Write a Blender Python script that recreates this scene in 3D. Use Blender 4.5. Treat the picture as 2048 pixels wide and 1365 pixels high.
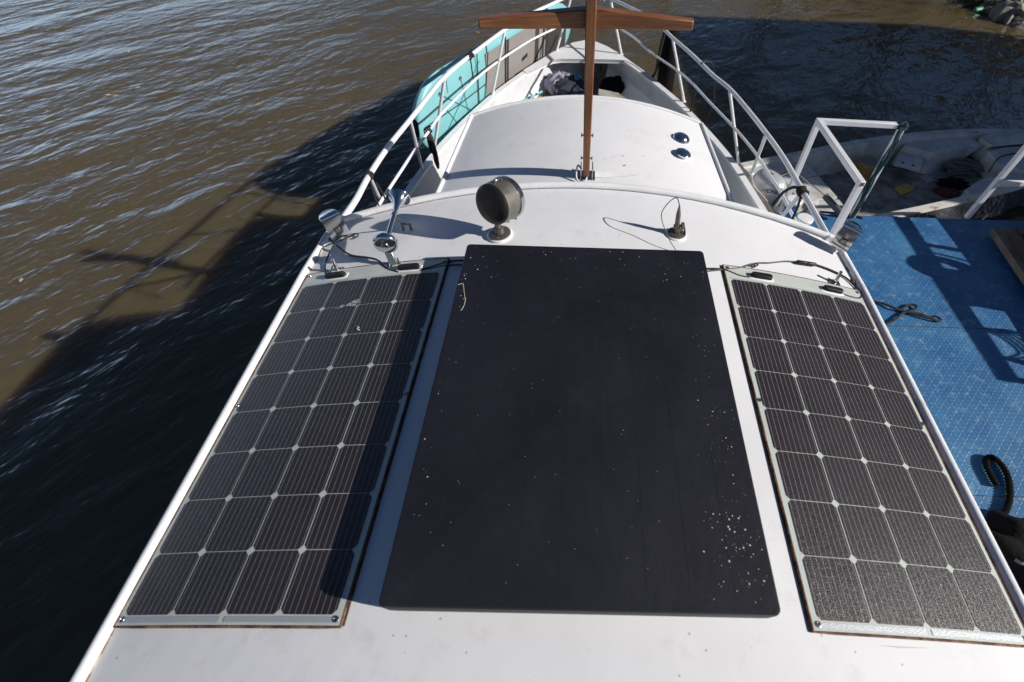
import bpy, math, random
from math import sin, cos, pi, sqrt, radians
from mathutils import Vector, Matrix
random.seed(7)
for o in list(bpy.data.objects): bpy.data.objects.remove(o)
S = bpy.context.scene
col = S.collection

# ------------------------------------------------------------------ camera
FPX, PPX, PPY = 964.387, 1156.83, 682.5          # focal length and principal point in photo pixels (2048 wide)
CAM = Vector((-0.04, 0.0, 1.362))
RT = Vector((0.99946977, 0.01937661, 0.02616731))
UPV = Vector((-0.03156283, 0.77396619, 0.63243982))
FW = Vector((0.00799808, 0.63293039, -0.77416739))
cd = bpy.data.cameras.new('camera')
cd.sensor_width = 36; cd.lens = FPX/2048*36
cd.shift_x = -(PPX-1024)/2048; cd.clip_start = .05; cd.clip_end = 600
cd.dof.use_dof = True; cd.dof.focus_distance = 2.35; cd.dof.aperture_fstop = 2.6
cam = bpy.data.objects.new('camera', cd); col.objects.link(cam)
cam.matrix_world = Matrix(((RT.x, UPV.x, -FW.x, CAM.x), (RT.y, UPV.y, -FW.y, CAM.y), (RT.z, UPV.z, -FW.z, CAM.z), (0, 0, 0, 1)))
S.camera = cam

# ------------------------------------------------------------------ light
SUNV = Vector((1.75, -.42, 1)).normalized()
w = bpy.data.worlds.new('World'); S.world = w; w.use_nodes = True
nt = w.node_tree; sky = nt.nodes.new('ShaderNodeTexSky'); sky.sky_type = 'NISHITA'; sky.sun_disc = False
sky.sun_elevation = math.asin(SUNV.z); sky.sun_rotation = math.atan2(SUNV.x, SUNV.y)
sky.air_density = 1.0; sky.dust_density = 4.0; sky.ozone_density = 4.0; sky.altitude = 3000
bg = nt.nodes['Background']; bg.inputs[1].default_value = .05
# bright cloud added low in the left sky to lay a sheen on the water
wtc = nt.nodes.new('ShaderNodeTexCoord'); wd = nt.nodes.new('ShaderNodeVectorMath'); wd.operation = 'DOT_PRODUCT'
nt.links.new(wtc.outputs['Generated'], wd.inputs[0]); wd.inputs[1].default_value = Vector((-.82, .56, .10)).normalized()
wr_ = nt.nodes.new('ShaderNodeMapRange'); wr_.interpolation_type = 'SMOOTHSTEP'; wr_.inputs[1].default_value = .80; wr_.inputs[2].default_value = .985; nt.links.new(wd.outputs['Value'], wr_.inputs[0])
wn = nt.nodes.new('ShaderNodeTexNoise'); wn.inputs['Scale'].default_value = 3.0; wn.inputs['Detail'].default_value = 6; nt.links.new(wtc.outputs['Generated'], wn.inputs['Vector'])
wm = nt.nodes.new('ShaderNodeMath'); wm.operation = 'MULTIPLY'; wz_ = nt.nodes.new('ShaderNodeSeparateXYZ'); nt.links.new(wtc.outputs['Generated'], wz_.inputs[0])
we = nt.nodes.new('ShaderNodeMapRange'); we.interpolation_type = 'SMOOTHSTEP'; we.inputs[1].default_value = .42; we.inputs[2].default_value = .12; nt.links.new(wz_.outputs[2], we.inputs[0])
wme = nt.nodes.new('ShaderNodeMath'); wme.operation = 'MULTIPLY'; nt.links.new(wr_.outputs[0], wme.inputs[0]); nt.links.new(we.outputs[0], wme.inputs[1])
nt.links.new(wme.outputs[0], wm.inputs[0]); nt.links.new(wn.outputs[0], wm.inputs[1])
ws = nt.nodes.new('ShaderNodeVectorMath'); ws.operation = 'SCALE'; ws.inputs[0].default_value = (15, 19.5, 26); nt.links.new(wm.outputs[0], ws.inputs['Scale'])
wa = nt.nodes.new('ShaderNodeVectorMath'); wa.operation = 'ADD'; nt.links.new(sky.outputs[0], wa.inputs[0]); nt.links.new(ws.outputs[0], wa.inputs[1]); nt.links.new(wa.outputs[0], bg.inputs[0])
sl = bpy.data.lights.new('sun', 'SUN'); sl.energy = 5.0; sl.angle = radians(.55); sl.color = (1, .95, .88)
so = bpy.data.objects.new('sun', sl); col.objects.link(so); so.rotation_euler = SUNV.to_track_quat('Z', 'Y').to_euler()
S.view_settings.view_transform = 'Standard'; S.view_settings.look = 'None'; S.view_settings.gamma = 1
S.view_settings.exposure = 0.2
S.cycles.max_bounces = 8

# ------------------------------------------------------------------ photo pixel -> point in the world
KR = 0.20613                                     # curvature of the wheelhouse roof
def ray(u, v): return RT*((u-PPX)/FPX) - UPV*((v-PPY)/FPX) + FW
def at(u, v, z):
    d = ray(u, v); return CAM + d*((z-CAM.z)/d.z)
def aty(u, v, y):
    d = ray(u, v); return CAM + d*(y/d.y)
def arcz(x, k, z0=0.): return z0 + (sqrt(max(1-(k*x)**2, .01))-1)/k
def roofz(x): return arcz(x, KR)
def on(u, v, f, off=0.):
    z = -.1
    for i in range(80):
        p = at(u, v, z+off); z = .5*z + .5*f(p.x, p.y)
    return at(u, v, z+off)
def onroof(u, v, off=0.): return on(u, v, lambda x, y: roofz(max(-2, min(2, x))), off)

# ------------------------------------------------------------------ materials
def N(t, kind, **kw):
    n = t.nodes.new(kind)
    for k, v in kw.items():
        if k in n.inputs: n.inputs[k].default_value = v
        else: setattr(n, k, v)
    return n
def rgb(c): return (c[0], c[1], c[2], 1)
def mat(name, c, rough=.5, metal=0., dirt=None, dscale=6., damt=.5, bump=0., bscale=60., spec=.5, coat=0., var=.06, dlo=.5, dhi=.7):
    m = bpy.data.materials.new(name); m.use_nodes = True; t = m.node_tree; b = t.nodes['Principled BSDF']
    b.inputs['Roughness'].default_value = rough; b.inputs['Metallic'].default_value = metal
    b.inputs['Specular IOR Level'].default_value = spec; b.inputs['Coat Weight'].default_value = coat
    tc = N(t, 'ShaderNodeTexCoord'); L = t.links.new
    n1 = N(t, 'ShaderNodeTexNoise', Scale=dscale*.6, Detail=5.0); L(tc.outputs['Object'], n1.inputs['Vector'])
    mr = N(t, 'ShaderNodeMapRange'); mr.inputs[1].default_value = .3; mr.inputs[2].default_value = .7
    mr.inputs[3].default_value = 1-var; mr.inputs[4].default_value = 1+var; L(n1.outputs[0], mr.inputs[0])
    mul = N(t, 'ShaderNodeVectorMath', operation='SCALE'); mul.inputs[0].default_value = c[:3]; L(mr.outputs[0], mul.inputs['Scale'])
    out = mul.outputs[0]
    if dirt:
        n2 = N(t, 'ShaderNodeTexNoise', Scale=dscale, Detail=8.0, Roughness=.65); L(tc.outputs['Object'], n2.inputs['Vector'])
        m2 = N(t, 'ShaderNodeMapRange'); m2.inputs[1].default_value = dlo; m2.inputs[2].default_value = dhi; m2.inputs[4].default_value = damt
        L(n2.outputs[0], m2.inputs[0])
        mx = N(t, 'ShaderNodeMix', data_type='RGBA'); L(m2.outputs[0], mx.inputs[0]); L(out, mx.inputs[6]); mx.inputs[7].default_value = rgb(dirt)
        out = mx.outputs[2]
    L(out, b.inputs['Base Color'])
    rr = N(t, 'ShaderNodeMapRange'); rr.inputs[3].default_value = max(rough-.08, .02); rr.inputs[4].default_value = min(rough+.1, 1); L(n1.outputs[0], rr.inputs[0]); L(rr.outputs[0], b.inputs['Roughness'])
    if bump:
        n3 = N(t, 'ShaderNodeTexNoise', Scale=bscale, Detail=3.0); L(tc.outputs['Object'], n3.inputs['Vector'])
        bp = N(t, 'ShaderNodeBump', Strength=bump, Distance=.01); L(n3.outputs[0], bp.inputs['Height']); L(bp.outputs[0], b.inputs['Normal'])
    return m

def mat_paint(name, c, rough=.38):
    # boat paint: faint broad tone changes, small scattered dirt specks, fine orange-peel bump
    m = bpy.data.materials.new(name); m.use_nodes = True; t = m.node_tree; b = t.nodes['Principled BSDF']; L = t.links.new
    tc = N(t, 'ShaderNodeTexCoord')
    n1 = N(t, 'ShaderNodeTexNoise', Scale=2.2, Detail=6.0); L(tc.outputs['Object'], n1.inputs[0])
    r1 = N(t, 'ShaderNodeMapRange'); r1.inputs[1].default_value = .3; r1.inputs[2].default_value = .7; r1.inputs[3].default_value = .94; r1.inputs[4].default_value = 1.03; L(n1.outputs[0], r1.inputs[0])
    sc = N(t, 'ShaderNodeVectorMath', operation='SCALE'); sc.inputs[0].default_value = c; L(r1.outputs[0], sc.inputs['Scale'])
    # specks: voronoi points thinned by noise
    v = N(t, 'ShaderNodeTexVoronoi', Scale=26.0); L(tc.outputs['Object'], v.inputs['Vector'])
    lt = N(t, 'ShaderNodeMath', operation='LESS_THAN'); lt.inputs[1].default_value = .075; L(v.outputs['Distance'], lt.inputs[0])
    sep = N(t, 'ShaderNodeSeparateColor'); L(v.outputs['Color'], sep.inputs[0])
    g2 = N(t, 'ShaderNodeMath', operation='GREATER_THAN'); g2.inputs[1].default_value = .8; L(sep.outputs[0], g2.inputs[0])
    mm = N(t, 'ShaderNodeMath', operation='MULTIPLY'); L(lt.outputs[0], mm.inputs[0]); L(g2.outputs[0], mm.inputs[1])
    ms = N(t, 'ShaderNodeMath', operation='MULTIPLY'); ms.inputs[1].default_value = .55; L(mm.outputs[0], ms.inputs[0])
    # stains
    n2 = N(t, 'ShaderNodeTexNoise', Scale=9.0, Detail=9.0, Roughness=.7); L(tc.outputs['Object'], n2.inputs[0])
    r2 = N(t, 'ShaderNodeMapRange'); r2.inputs[1].default_value = .56; r2.inputs[2].default_value = .78; r2.inputs[4].default_value = .42; L(n2.outputs[0], r2.inputs[0])
    mx = N(t, 'ShaderNodeMix', data_type='RGBA'); L(r2.outputs[0], mx.inputs[0]); L(sc.outputs[0], mx.inputs[6]); mx.inputs[7].default_value = (.5, .44, .36, 1)
    mx2 = N(t, 'ShaderNodeMix', data_type='RGBA'); L(ms.outputs[0], mx2.inputs[0]); L(mx.outputs[2], mx2.inputs[6]); mx2.inputs[7].default_value = (.16, .11, .08, 1)
    L(mx2.outputs[2], b.inputs['Base Color'])
    b.inputs['Roughness'].default_value = rough
    n3 = N(t, 'ShaderNodeTexNoise', Scale=240.0, Detail=2.0); L(tc.outputs['Object'], n3.inputs[0])
    n4 = N(t, 'ShaderNodeTexNoise', Scale=5.0, Detail=2.0); L(tc.outputs['Object'], n4.inputs[0])
    b1 = N(t, 'ShaderNodeBump', Strength=.12, Distance=.002); L(n3.outputs[0], b1.inputs['Height'])
    b2 = N(t, 'ShaderNodeBump', Strength=.15, Distance=.02); L(n4.outputs[0], b2.inputs['Height']); L(b1.outputs[0], b2.inputs['Normal'])
    L(b2.outputs[0], b.inputs['Normal'])
    return m

def mat_water():
    m = bpy.data.materials.new('river_water'); m.use_nodes = True; t = m.node_tree; b = t.nodes['Principled BSDF']; L = t.links.new
    b.inputs['IOR'].default_value = 1.33; b.inputs['Specular IOR Level'].default_value = 1.0; b.inputs['Subsurface Weight'].default_value = 1.0; b.inputs['Subsurface Radius'].default_value = (1, .75, .4); b.inputs['Subsurface Scale'].default_value = 1.1
    b.inputs['Roughness'].default_value = .05
    tc = N(t, 'ShaderNodeTexCoord')
    nz = N(t, 'ShaderNodeTexNoise', Scale=.5, Detail=4.0); L(tc.outputs['Object'], nz.inputs[0])
    cr = N(t, 'ShaderNodeMix', data_type='RGBA'); cr.inputs[6].default_value = (.090, .068, .032, 1); cr.inputs[7].default_value = (.108, .084, .042, 1); L(nz.outputs[0], cr.inputs[0])
    L(cr.outputs[2], b.inputs['Base Color'])
    # warped, stretched ripples
    wz = N(t, 'ShaderNodeTexNoise', Scale=.9, Detail=2.0); L(tc.outputs['Object'], wz.inputs[0])
    ad = N(t, 'ShaderNodeMix', data_type='VECTOR'); ad.inputs[0].default_value = .24
    L(tc.outputs['Object'], ad.inputs[4]); L(wz.outputs[1], ad.inputs[5])
    def rip(rot, sx, sy, scale, detail, dist, rough=.55):
        mp = N(t, 'ShaderNodeMapping', vector_type='TEXTURE'); mp.inputs['Rotation'].default_value = (0, 0, radians(rot)); mp.inputs['Scale'].default_value = (sx, sy, 1)
        L(ad.outputs[1], mp.inputs[0])
        n = N(t, 'ShaderNodeTexNoise', Scale=scale, Detail=detail, Roughness=rough); L(mp.outputs[0], n.inputs[0])
        try: n.noise_type = 'RIDGED_MULTIFRACTAL' if False else 'FBM'
        except Exception: pass
        return n.outputs[0], dist
    prev = None
    for out, dist in (rip(47, 2.2, 1., 1.3, 2, .10), rip(57, 1.9, .8, 4.6, 3, .034), rip(20, 1.5, .8, 3.1, 2, .02), rip(35, 1.4, .8, 12, 2, .006)):
        bp = N(t, 'ShaderNodeBump', Strength=1.0, Distance=dist); L(out, bp.inputs['Height'])
        if prev: L(prev, bp.inputs['Normal'])
        prev = bp.outputs[0]
    L(prev, b.inputs['Normal'])
    return m

def mat_tread():
    # blue painted checker plate: short raised bars, alternating direction
    m = bpy.data.materials.new('blue_checker_plate'); m.use_nodes = True; t = m.node_tree; b = t.nodes['Principled BSDF']; L = t.links.new
    tc = N(t, 'ShaderNodeTexCoord')
    def M_(op, a, b_=None, c=None):
        n = N(t, 'ShaderNodeMath', operation=op)
        for i, s in enumerate((a, b_, c)):
            if s is None: continue
            if isinstance(s, (int, float)): n.inputs[i].default_value = s
            else: L(s, n.inputs[i])
        return n.outputs[0]
    sp = N(t, 'ShaderNodeSeparateXYZ'); L(tc.outputs['Object'], sp.inputs[0])
    P = 1/.031
    x = M_('MULTIPLY', sp.outputs[0], P); y = M_('MULTIPLY', sp.outputs[1], P)
    fx = M_('SUBTRACT', M_('FRACT', x), .5); fy = M_('SUBTRACT', M_('FRACT', y), .5)
    par = M_('MODULO', M_('ADD', M_('FLOOR', x), M_('FLOOR', y)), 2.)
    par = M_('GREATER_THAN', M_('ABSOLUTE', par), .5)
    a = M_('MULTIPLY', M_('ADD', fx, fy), .7071); c = M_('MULTIPLY', M_('SUBTRACT', fx, fy), .7071)
    def mixv(p, q): return M_('ADD', M_('MULTIPLY', p, par), M_('MULTIPLY', q, M_('SUBTRACT', 1., par)))
    A = mixv(a, c); B = mixv(c, a)
    e = M_('ADD', M_('POWER', M_('DIVIDE', M_('ABSOLUTE', A), .58), 2.), M_('POWER', M_('DIVIDE', M_('ABSOLUTE', B), .17), 2.))
    h = M_('MAXIMUM', M_('SUBTRACT', 1., e), 0.); h = M_('POWER', h, .5)
    n1 = N(t, 'ShaderNodeTexNoise', Scale=1.7, Detail=8.0, Roughness=.65); L(tc.outputs['Object'], n1.inputs[0])
    r1 = N(t, 'ShaderNodeMapRange'); r1.inputs[1].default_value = .35; r1.inputs[2].default_value = .72; L(n1.outputs[0], r1.inputs[0])
    mx = N(t, 'ShaderNodeMix', data_type='RGBA'); mx.inputs[6].default_value = (.008, .09, .25, 1); mx.inputs[7].default_value = (.055, .2, .37, 1); L(r1.outputs[0], mx.inputs[0])
    # wear on top of the bars and pale scuffs
    n2 = N(t, 'ShaderNodeTexNoise', Scale=14.0, Detail=8.0, Roughness=.7); L(tc.outputs['Object'], n2.inputs[0])
    r2 = N(t, 'ShaderNodeMapRange'); r2.inputs[1].default_value = .54; r2.inputs[2].default_value = .74; r2.inputs[4].default_value = .65; L(n2.outputs[0], r2.inputs[0])
    mx2 = N(t, 'ShaderNodeMix', data_type='RGBA'); L(r2.outputs[0], mx2.inputs[0]); L(mx.outputs[2], mx2.inputs[6]); mx2.inputs[7].default_value = (.3, .42, .5, 1)
    wr = M_('MULTIPLY', M_('MULTIPLY', h, n2.outputs[0]), .3)
    mx3 = N(t, 'ShaderNodeMix', data_type='RGBA'); L(wr, mx3.inputs[0]); L(mx2.outputs[2], mx3.inputs[6]); mx3.inputs[7].default_value = (.22, .36, .46, 1)
    n4 = N(t, 'ShaderNodeTexNoise', Scale=5.0, Detail=9.0, Roughness=.75); L(tc.outputs['Object'], n4.inputs[0])
    r4 = N(t, 'ShaderNodeMapRange'); r4.inputs[1].default_value = .64; r4.inputs[2].default_value = .72; r4.inputs[4].default_value = .8; L(n4.outputs[0], r4.inputs[0])
    mx4 = N(t, 'ShaderNodeMix', data_type='RGBA'); L(r4.outputs[0], mx4.inputs[0]); L(mx3.outputs[2], mx4.inputs[6]); mx4.inputs[7].default_value = (.16, .06, .03, 1)
    L(mx4.outputs[2], b.inputs['Base Color']); b.inputs['Roughness'].default_value = .52
    bp = N(t, 'ShaderNodeBump', Strength=.6, Distance=.0022); L(h, bp.inputs['Height'])
    L(bp.outputs[0], b.inputs['Normal'])
    return m

def mat_cells():
    # monocrystalline cells: dark silicon under textured plastic, nine silver busbars per cell and fine cross fingers (UV in metres)
    m = bpy.data.materials.new('solar_cells'); m.use_nodes = True; t = m.node_tree; b = t.nodes['Principled BSDF']; L = t.links.new
    uv = N(t, 'ShaderNodeUVMap', uv_map='metres')
    sp = N(t, 'ShaderNodeSeparateXYZ'); L(uv.outputs[0], sp.inputs[0])
    def M_(op, a, b_=None):
        n = N(t, 'ShaderNodeMath', operation=op)
        for i, s in enumerate((a, b_)):
            if s is None: continue
            if isinstance(s, (int, float)): n.inputs[i].default_value = s
            else: L(s, n.inputs[i])
        return n.outputs[0]
    x = M_('FRACT', M_('DIVIDE', sp.outputs[0], .158))
    l = M_('ABSOLUTE', M_('SUBTRACT', M_('FRACT', M_('ADD', M_('MULTIPLY', x, 9.), 0.)), .5))
    line = M_('LESS_THAN', l, .024)
    mx = N(t, 'ShaderNodeMix', data_type='RGBA'); mx.inputs[6].default_value = (.020, .014, .016, 1); mx.inputs[7].default_value = (.34, .34, .36, 1); L(line, mx.inputs[0])
    f = M_('ABSOLUTE', M_('SUBTRACT', M_('FRACT', M_('MULTIPLY', sp.outputs[1], 450.)), .5)); fl = M_('MULTIPLY', M_('LESS_THAN', f, .1), .12)
    mx2 = N(t, 'ShaderNodeMix', data_type='RGBA'); L(fl, mx2.inputs[0]); L(mx.outputs[2], mx2.inputs[6]); mx2.inputs[7].default_value = (.2, .2, .24, 1)
    # dusty haze, patchy
    tc = N(t, 'ShaderNodeTexCoord'); n = N(t, 'ShaderNodeTexNoise', Scale=4.0, Detail=8.0, Roughness=.7); L(tc.outputs['Object'], n.inputs[0])
    r = N(t, 'ShaderNodeMapRange'); r.inputs[1].default_value = .45; r.inputs[2].default_value = .8; r.inputs[4].default_value = .05; L(n.outputs[0], r.inputs[0])
    mx3 = N(t, 'ShaderNodeMix', data_type='RGBA'); L(r.outputs[0], mx3.inputs[0]); L(mx2.outputs[2], mx3.inputs[6]); mx3.inputs[7].default_value = (.3, .28, .3, 1)
    L(mx3.outputs[2], b.inputs['Base Color'])
    b.inputs['Roughness'].default_value = .34; b.inputs['Specular IOR Level'].default_value = .36
    # textured plastic skin: small facets, each tilted its own way, so the sun breaks into sparkles
    v = N(t, 'ShaderNodeTexVoronoi', Scale=1500.0); L(tc.outputs['Object'], v.inputs['Vector'])
    s1 = N(t, 'ShaderNodeVectorMath', operation='SUBTRACT'); L(v.outputs['Color'], s1.inputs[0]); s1.inputs[1].default_value = (.5, .5, .5)
    s2 = N(t, 'ShaderNodeVectorMath', operation='SCALE'); L(s1.outputs[0], s2.inputs[0]); s2.inputs['Scale'].default_value = .5
    ge = N(t, 'ShaderNodeNewGeometry'); s3 = N(t, 'ShaderNodeVectorMath', operation='ADD'); L(ge.outputs['Normal'], s3.inputs[0]); L(s2.outputs[0], s3.inputs[1])
    s4 = N(t, 'ShaderNodeVectorMath', operation='NORMALIZE'); L(s3.outputs[0], s4.inputs[0]); L(s4.outputs[0], b.inputs['Normal'])
    return m

def mat_wood():
    m = bpy.data.materials.new('varnished_wood'); m.use_nodes = True; t = m.node_tree; b = t.nodes['Principled BSDF']; L = t.links.new
    uv = N(t, 'ShaderNodeUVMap', uv_map='grain')
    mp = N(t, 'ShaderNodeMapping'); mp.inputs['Scale'].default_value = (3, 60, 60); L(uv.outputs[0], mp.inputs[0])
    n = N(t, 'ShaderNodeTexNoise', Scale=1.0, Detail=6.0, Roughness=.6, Distortion=1.2); L(mp.outputs[0], n.inputs[0])
    cr = N(t, 'ShaderNodeValToRGB'); e = cr.color_ramp.elements; e[0].position = .3; e[0].color = (.09, .032, .012, 1); e[1].position = .72; e[1].color = (.32, .125, .045, 1)
    L(n.outputs[0], cr.inputs[0]); L(cr.outputs[0], b.inputs['Base Color']); b.inputs['Roughness'].default_value = .42
    b.inputs['Coat Weight'].default_value = .25; b.inputs['Coat Roughness'].default_value = .3
    bp = N(t, 'ShaderNodeBump', Strength=.2, Distance=.002); L(n.outputs[0], bp.inputs['Height']); L(bp.outputs[0], b.inputs['Normal'])
    return m

def mat_bank():
    m = mat('river_bank_mud', (.05, .042, .03), .9, dirt=(.16, .14, .1), dscale=5, damt=.8, bump=1.0, bscale=9, var=.3)
    return m

WHITE = mat_paint('white_boat_paint', (.735, .735, .75), .7)
WHITE2 = mat('white_trim_paint', (.76, .76, .77), .35, dirt=(.38, .27, .17), dscale=11, damt=.5, dlo=.6, dhi=.72, bump=.1, bscale=80)
RAILW = mat('white_rail_paint', (.74, .74, .76), .32, dirt=(.34, .22, .13), dscale=16, damt=.55, dlo=.63, dhi=.72)
FRAMEW = mat('white_frame_paint', (.72, .72, .73), .38, dirt=(.3, .15, .07), dscale=13, damt=.7, dlo=.64, dhi=.74)
DECKG = mat('grey_deck_paint', (.34, .34, .36), .6, dirt=(.2, .17, .14), dscale=4, damt=.5, bump=.2, bscale=120)
HULLC = mat('hull_inside_paint', (.55, .56, .58), .5, dirt=(.38, .33, .28), dscale=4, damt=.5)
BACK = mat('panel_backing', (.52, .56, .52), .25, dirt=(.42, .4, .34), dscale=7, damt=.4, bump=.15, bscale=400)
SILVER = mat('tinned_strip', (.42, .44, .47), .5, metal=.3, bump=.2, bscale=300)
SEAL = mat('brown_sealant', (.26, .14, .08), .8, dirt=(.04, .02, .015), dscale=18, damt=.9, dlo=.4, dhi=.6, bump=.4, bscale=120)
RUSTS = mat('rusty_seam', (.5, .42, .34), .8, dirt=(.12, .06, .03), dscale=9, damt=.9, dlo=.46, dhi=.56)
SEALD = mat('mildewed_edge', (.03, .02, .016), .9, dirt=(.2, .12, .08), dscale=25, damt=.7, dlo=.5, dhi=.6)
BLACKP = mat('black_cover', (.011, .011, .017), .5, spec=.2, dirt=(.021, .021, .03), dscale=3, damt=.8, dlo=.4, dhi=.75, bump=.12, bscale=25, var=.2)
SEAM = mat('seam', (.02, .02, .028), .4)
FLECK = mat('pale_flecks', (.58, .56, .47), .7)
CELLS = mat_cells()
WOOD = mat_wood()
CHROME = mat('chrome', (.72, .72, .73), .08, metal=1., dirt=(.35, .33, .3), dscale=30, damt=.3)
STEEL = mat('stainless_steel', (.5, .5, .5), .22, metal=1., dirt=(.25, .2, .15), dscale=25, damt=.5)
AGED = mat('aged_bronze', (.20, .185, .16), .42, metal=.75, dirt=(.09, .16, .13), dscale=9, damt=.55, dlo=.52, dhi=.68, bump=.2, bscale=40, var=.3)
AGEDD = mat('tarnished_back', (.055, .045, .04), .38, metal=.6, dirt=(.13, .10, .08), dscale=7, damt=.6, bump=.15, bscale=30, var=.4)
RUBBER = mat('black_rubber', (.014, .013, .013), .5, var=.2)
BLACKPL = mat('black_plastic', (.012, .012, .013), .45, spec=.3, bump=.1, bscale=90, var=.2)
GREYPL = mat('charcoal_case', (.14, .13, .12), .75, bump=.3, bscale=70, var=.2)
ROPEW = mat('weathered_white_rope', (.42, .38, .34), .9, dirt=(.2, .14, .11), dscale=20, damt=.8, bump=.8, bscale=160)
ROPEB = mat('black_rope', (.022, .019, .02), .9, bump=.6, bscale=160)
ROPEG = mat('dark_teal_rope', (.012, .05, .06), .85, dirt=(.25, .3, .3), dscale=60, damt=.6, dlo=.56, dhi=.66, bump=.8, bscale=160)
TURQ = mat('turquoise_foam', (.2, .46, .49), .42, dirt=(.22, .45, .47), dscale=5, damt=.3)
PADG = mat('grey_deck_pad', (.23, .215, .205), .8, bump=.3, bscale=200)
PADD = mat('charcoal_deck_pad', (.035, .03, .032), .8, bump=.3, bscale=200)
CLOTHD = mat('navy_cloth', (.028, .03, .055), .85, dirt=(.012, .011, .02), dscale=6, damt=.7, bump=.5, bscale=60, var=.3)
CLOTHL = mat('lavender_grey_cloth', (.26, .25, .32), .85, bump=.5, bscale=50, var=.2)
PALEB = mat('pale_board', (.4, .4, .36), .6, dirt=(.3, .17, .09), dscale=8, damt=.8, dlo=.5, dhi=.6)
TREAD = mat_tread()
BLUEP = mat('blue_bollard_paint', (.014, .12, .34), .35, dirt=(.03, .2, .42), dscale=9, damt=.5)
SKIFFM = mat('worn_grey_fibreglass', (.58, .59, .58), .5, dirt=(.2, .18, .15), dscale=3.5, damt=.7, dlo=.42, dhi=.7, bump=.2, bscale=60, var=.12)
SKIFFF = mat('dirty_skiff_floor', (.32, .31, .29), .8, dirt=(.09, .075, .06), dscale=6, damt=.9, dlo=.4, dhi=.65, bump=.5, bscale=60, var=.2)
CHIPPED = mat('chipped_gunwale', (.62, .6, .55), .5, dirt=(.3, .19, .1), dscale=7, damt=.8, dlo=.56, dhi=.62)
TARP = mat('black_plastic_sheet', (.03, .028, .04), .22, bump=1.0, bscale=16, var=.3)
ENGS = mat('silver_cowl', (.55, .56, .58), .25, metal=.3, var=.05)
YEL = mat('ochre_plastic', (.36, .25, .07), .5, dirt=(.2, .13, .06), dscale=8, damt=.5)
YEL2 = mat('yellow_plastic', (.5, .4, .1), .5, dirt=(.25, .18, .07), dscale=20, damt=.5)
PLANK = mat('weathered_planks', (.17, .145, .125), .9, dirt=(.06, .05, .04), dscale=8, damt=.7, bump=.8, bscale=30, var=.3)
CONC = mat('cabin_side_paint', (.3, .3, .29), .7, dirt=(.15, .13, .1), dscale=2, damt=.6)
GLASS = mat('dark_window', (.02, .025, .03), .08)
BAGM = mat('black_bag_cloth', (.006, .005, .006), .9, bump=.6, bscale=40, spec=.15)
REDC = mat('dark_red_cloth', (.12, .02, .02), .9)
ORANGE = mat('orange_plastic', (.5, .16, .04), .5)
LEAF = mat('fallen_leaf', (.42, .24, .08), .7)
PVC = mat('grey_conduit', (.1, .1, .105), .5)
GREEN = mat('green_bottle', (.04, .28, .15), .5)
STONE = mat('bank_stone', (.22, .2, .17), .9, dirt=(.07, .06, .04), dscale=3, damt=.7, bump=.8, bscale=12, var=.3)
MOSS = mat('moss_and_weeds', (.09, .11, .02), .9, dirt=(.03, .03, .015), dscale=8, damt=.8, bump=.8, bscale=20)
PHOTO_BLUE = mat('phone_screen', (.05, .13, .25), .1)
LABELW = mat('printed_paper', (.45, .45, .48), .6, dirt=(.1, .1, .12), dscale=60, damt=.6, dlo=.5, dhi=.55)

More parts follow.
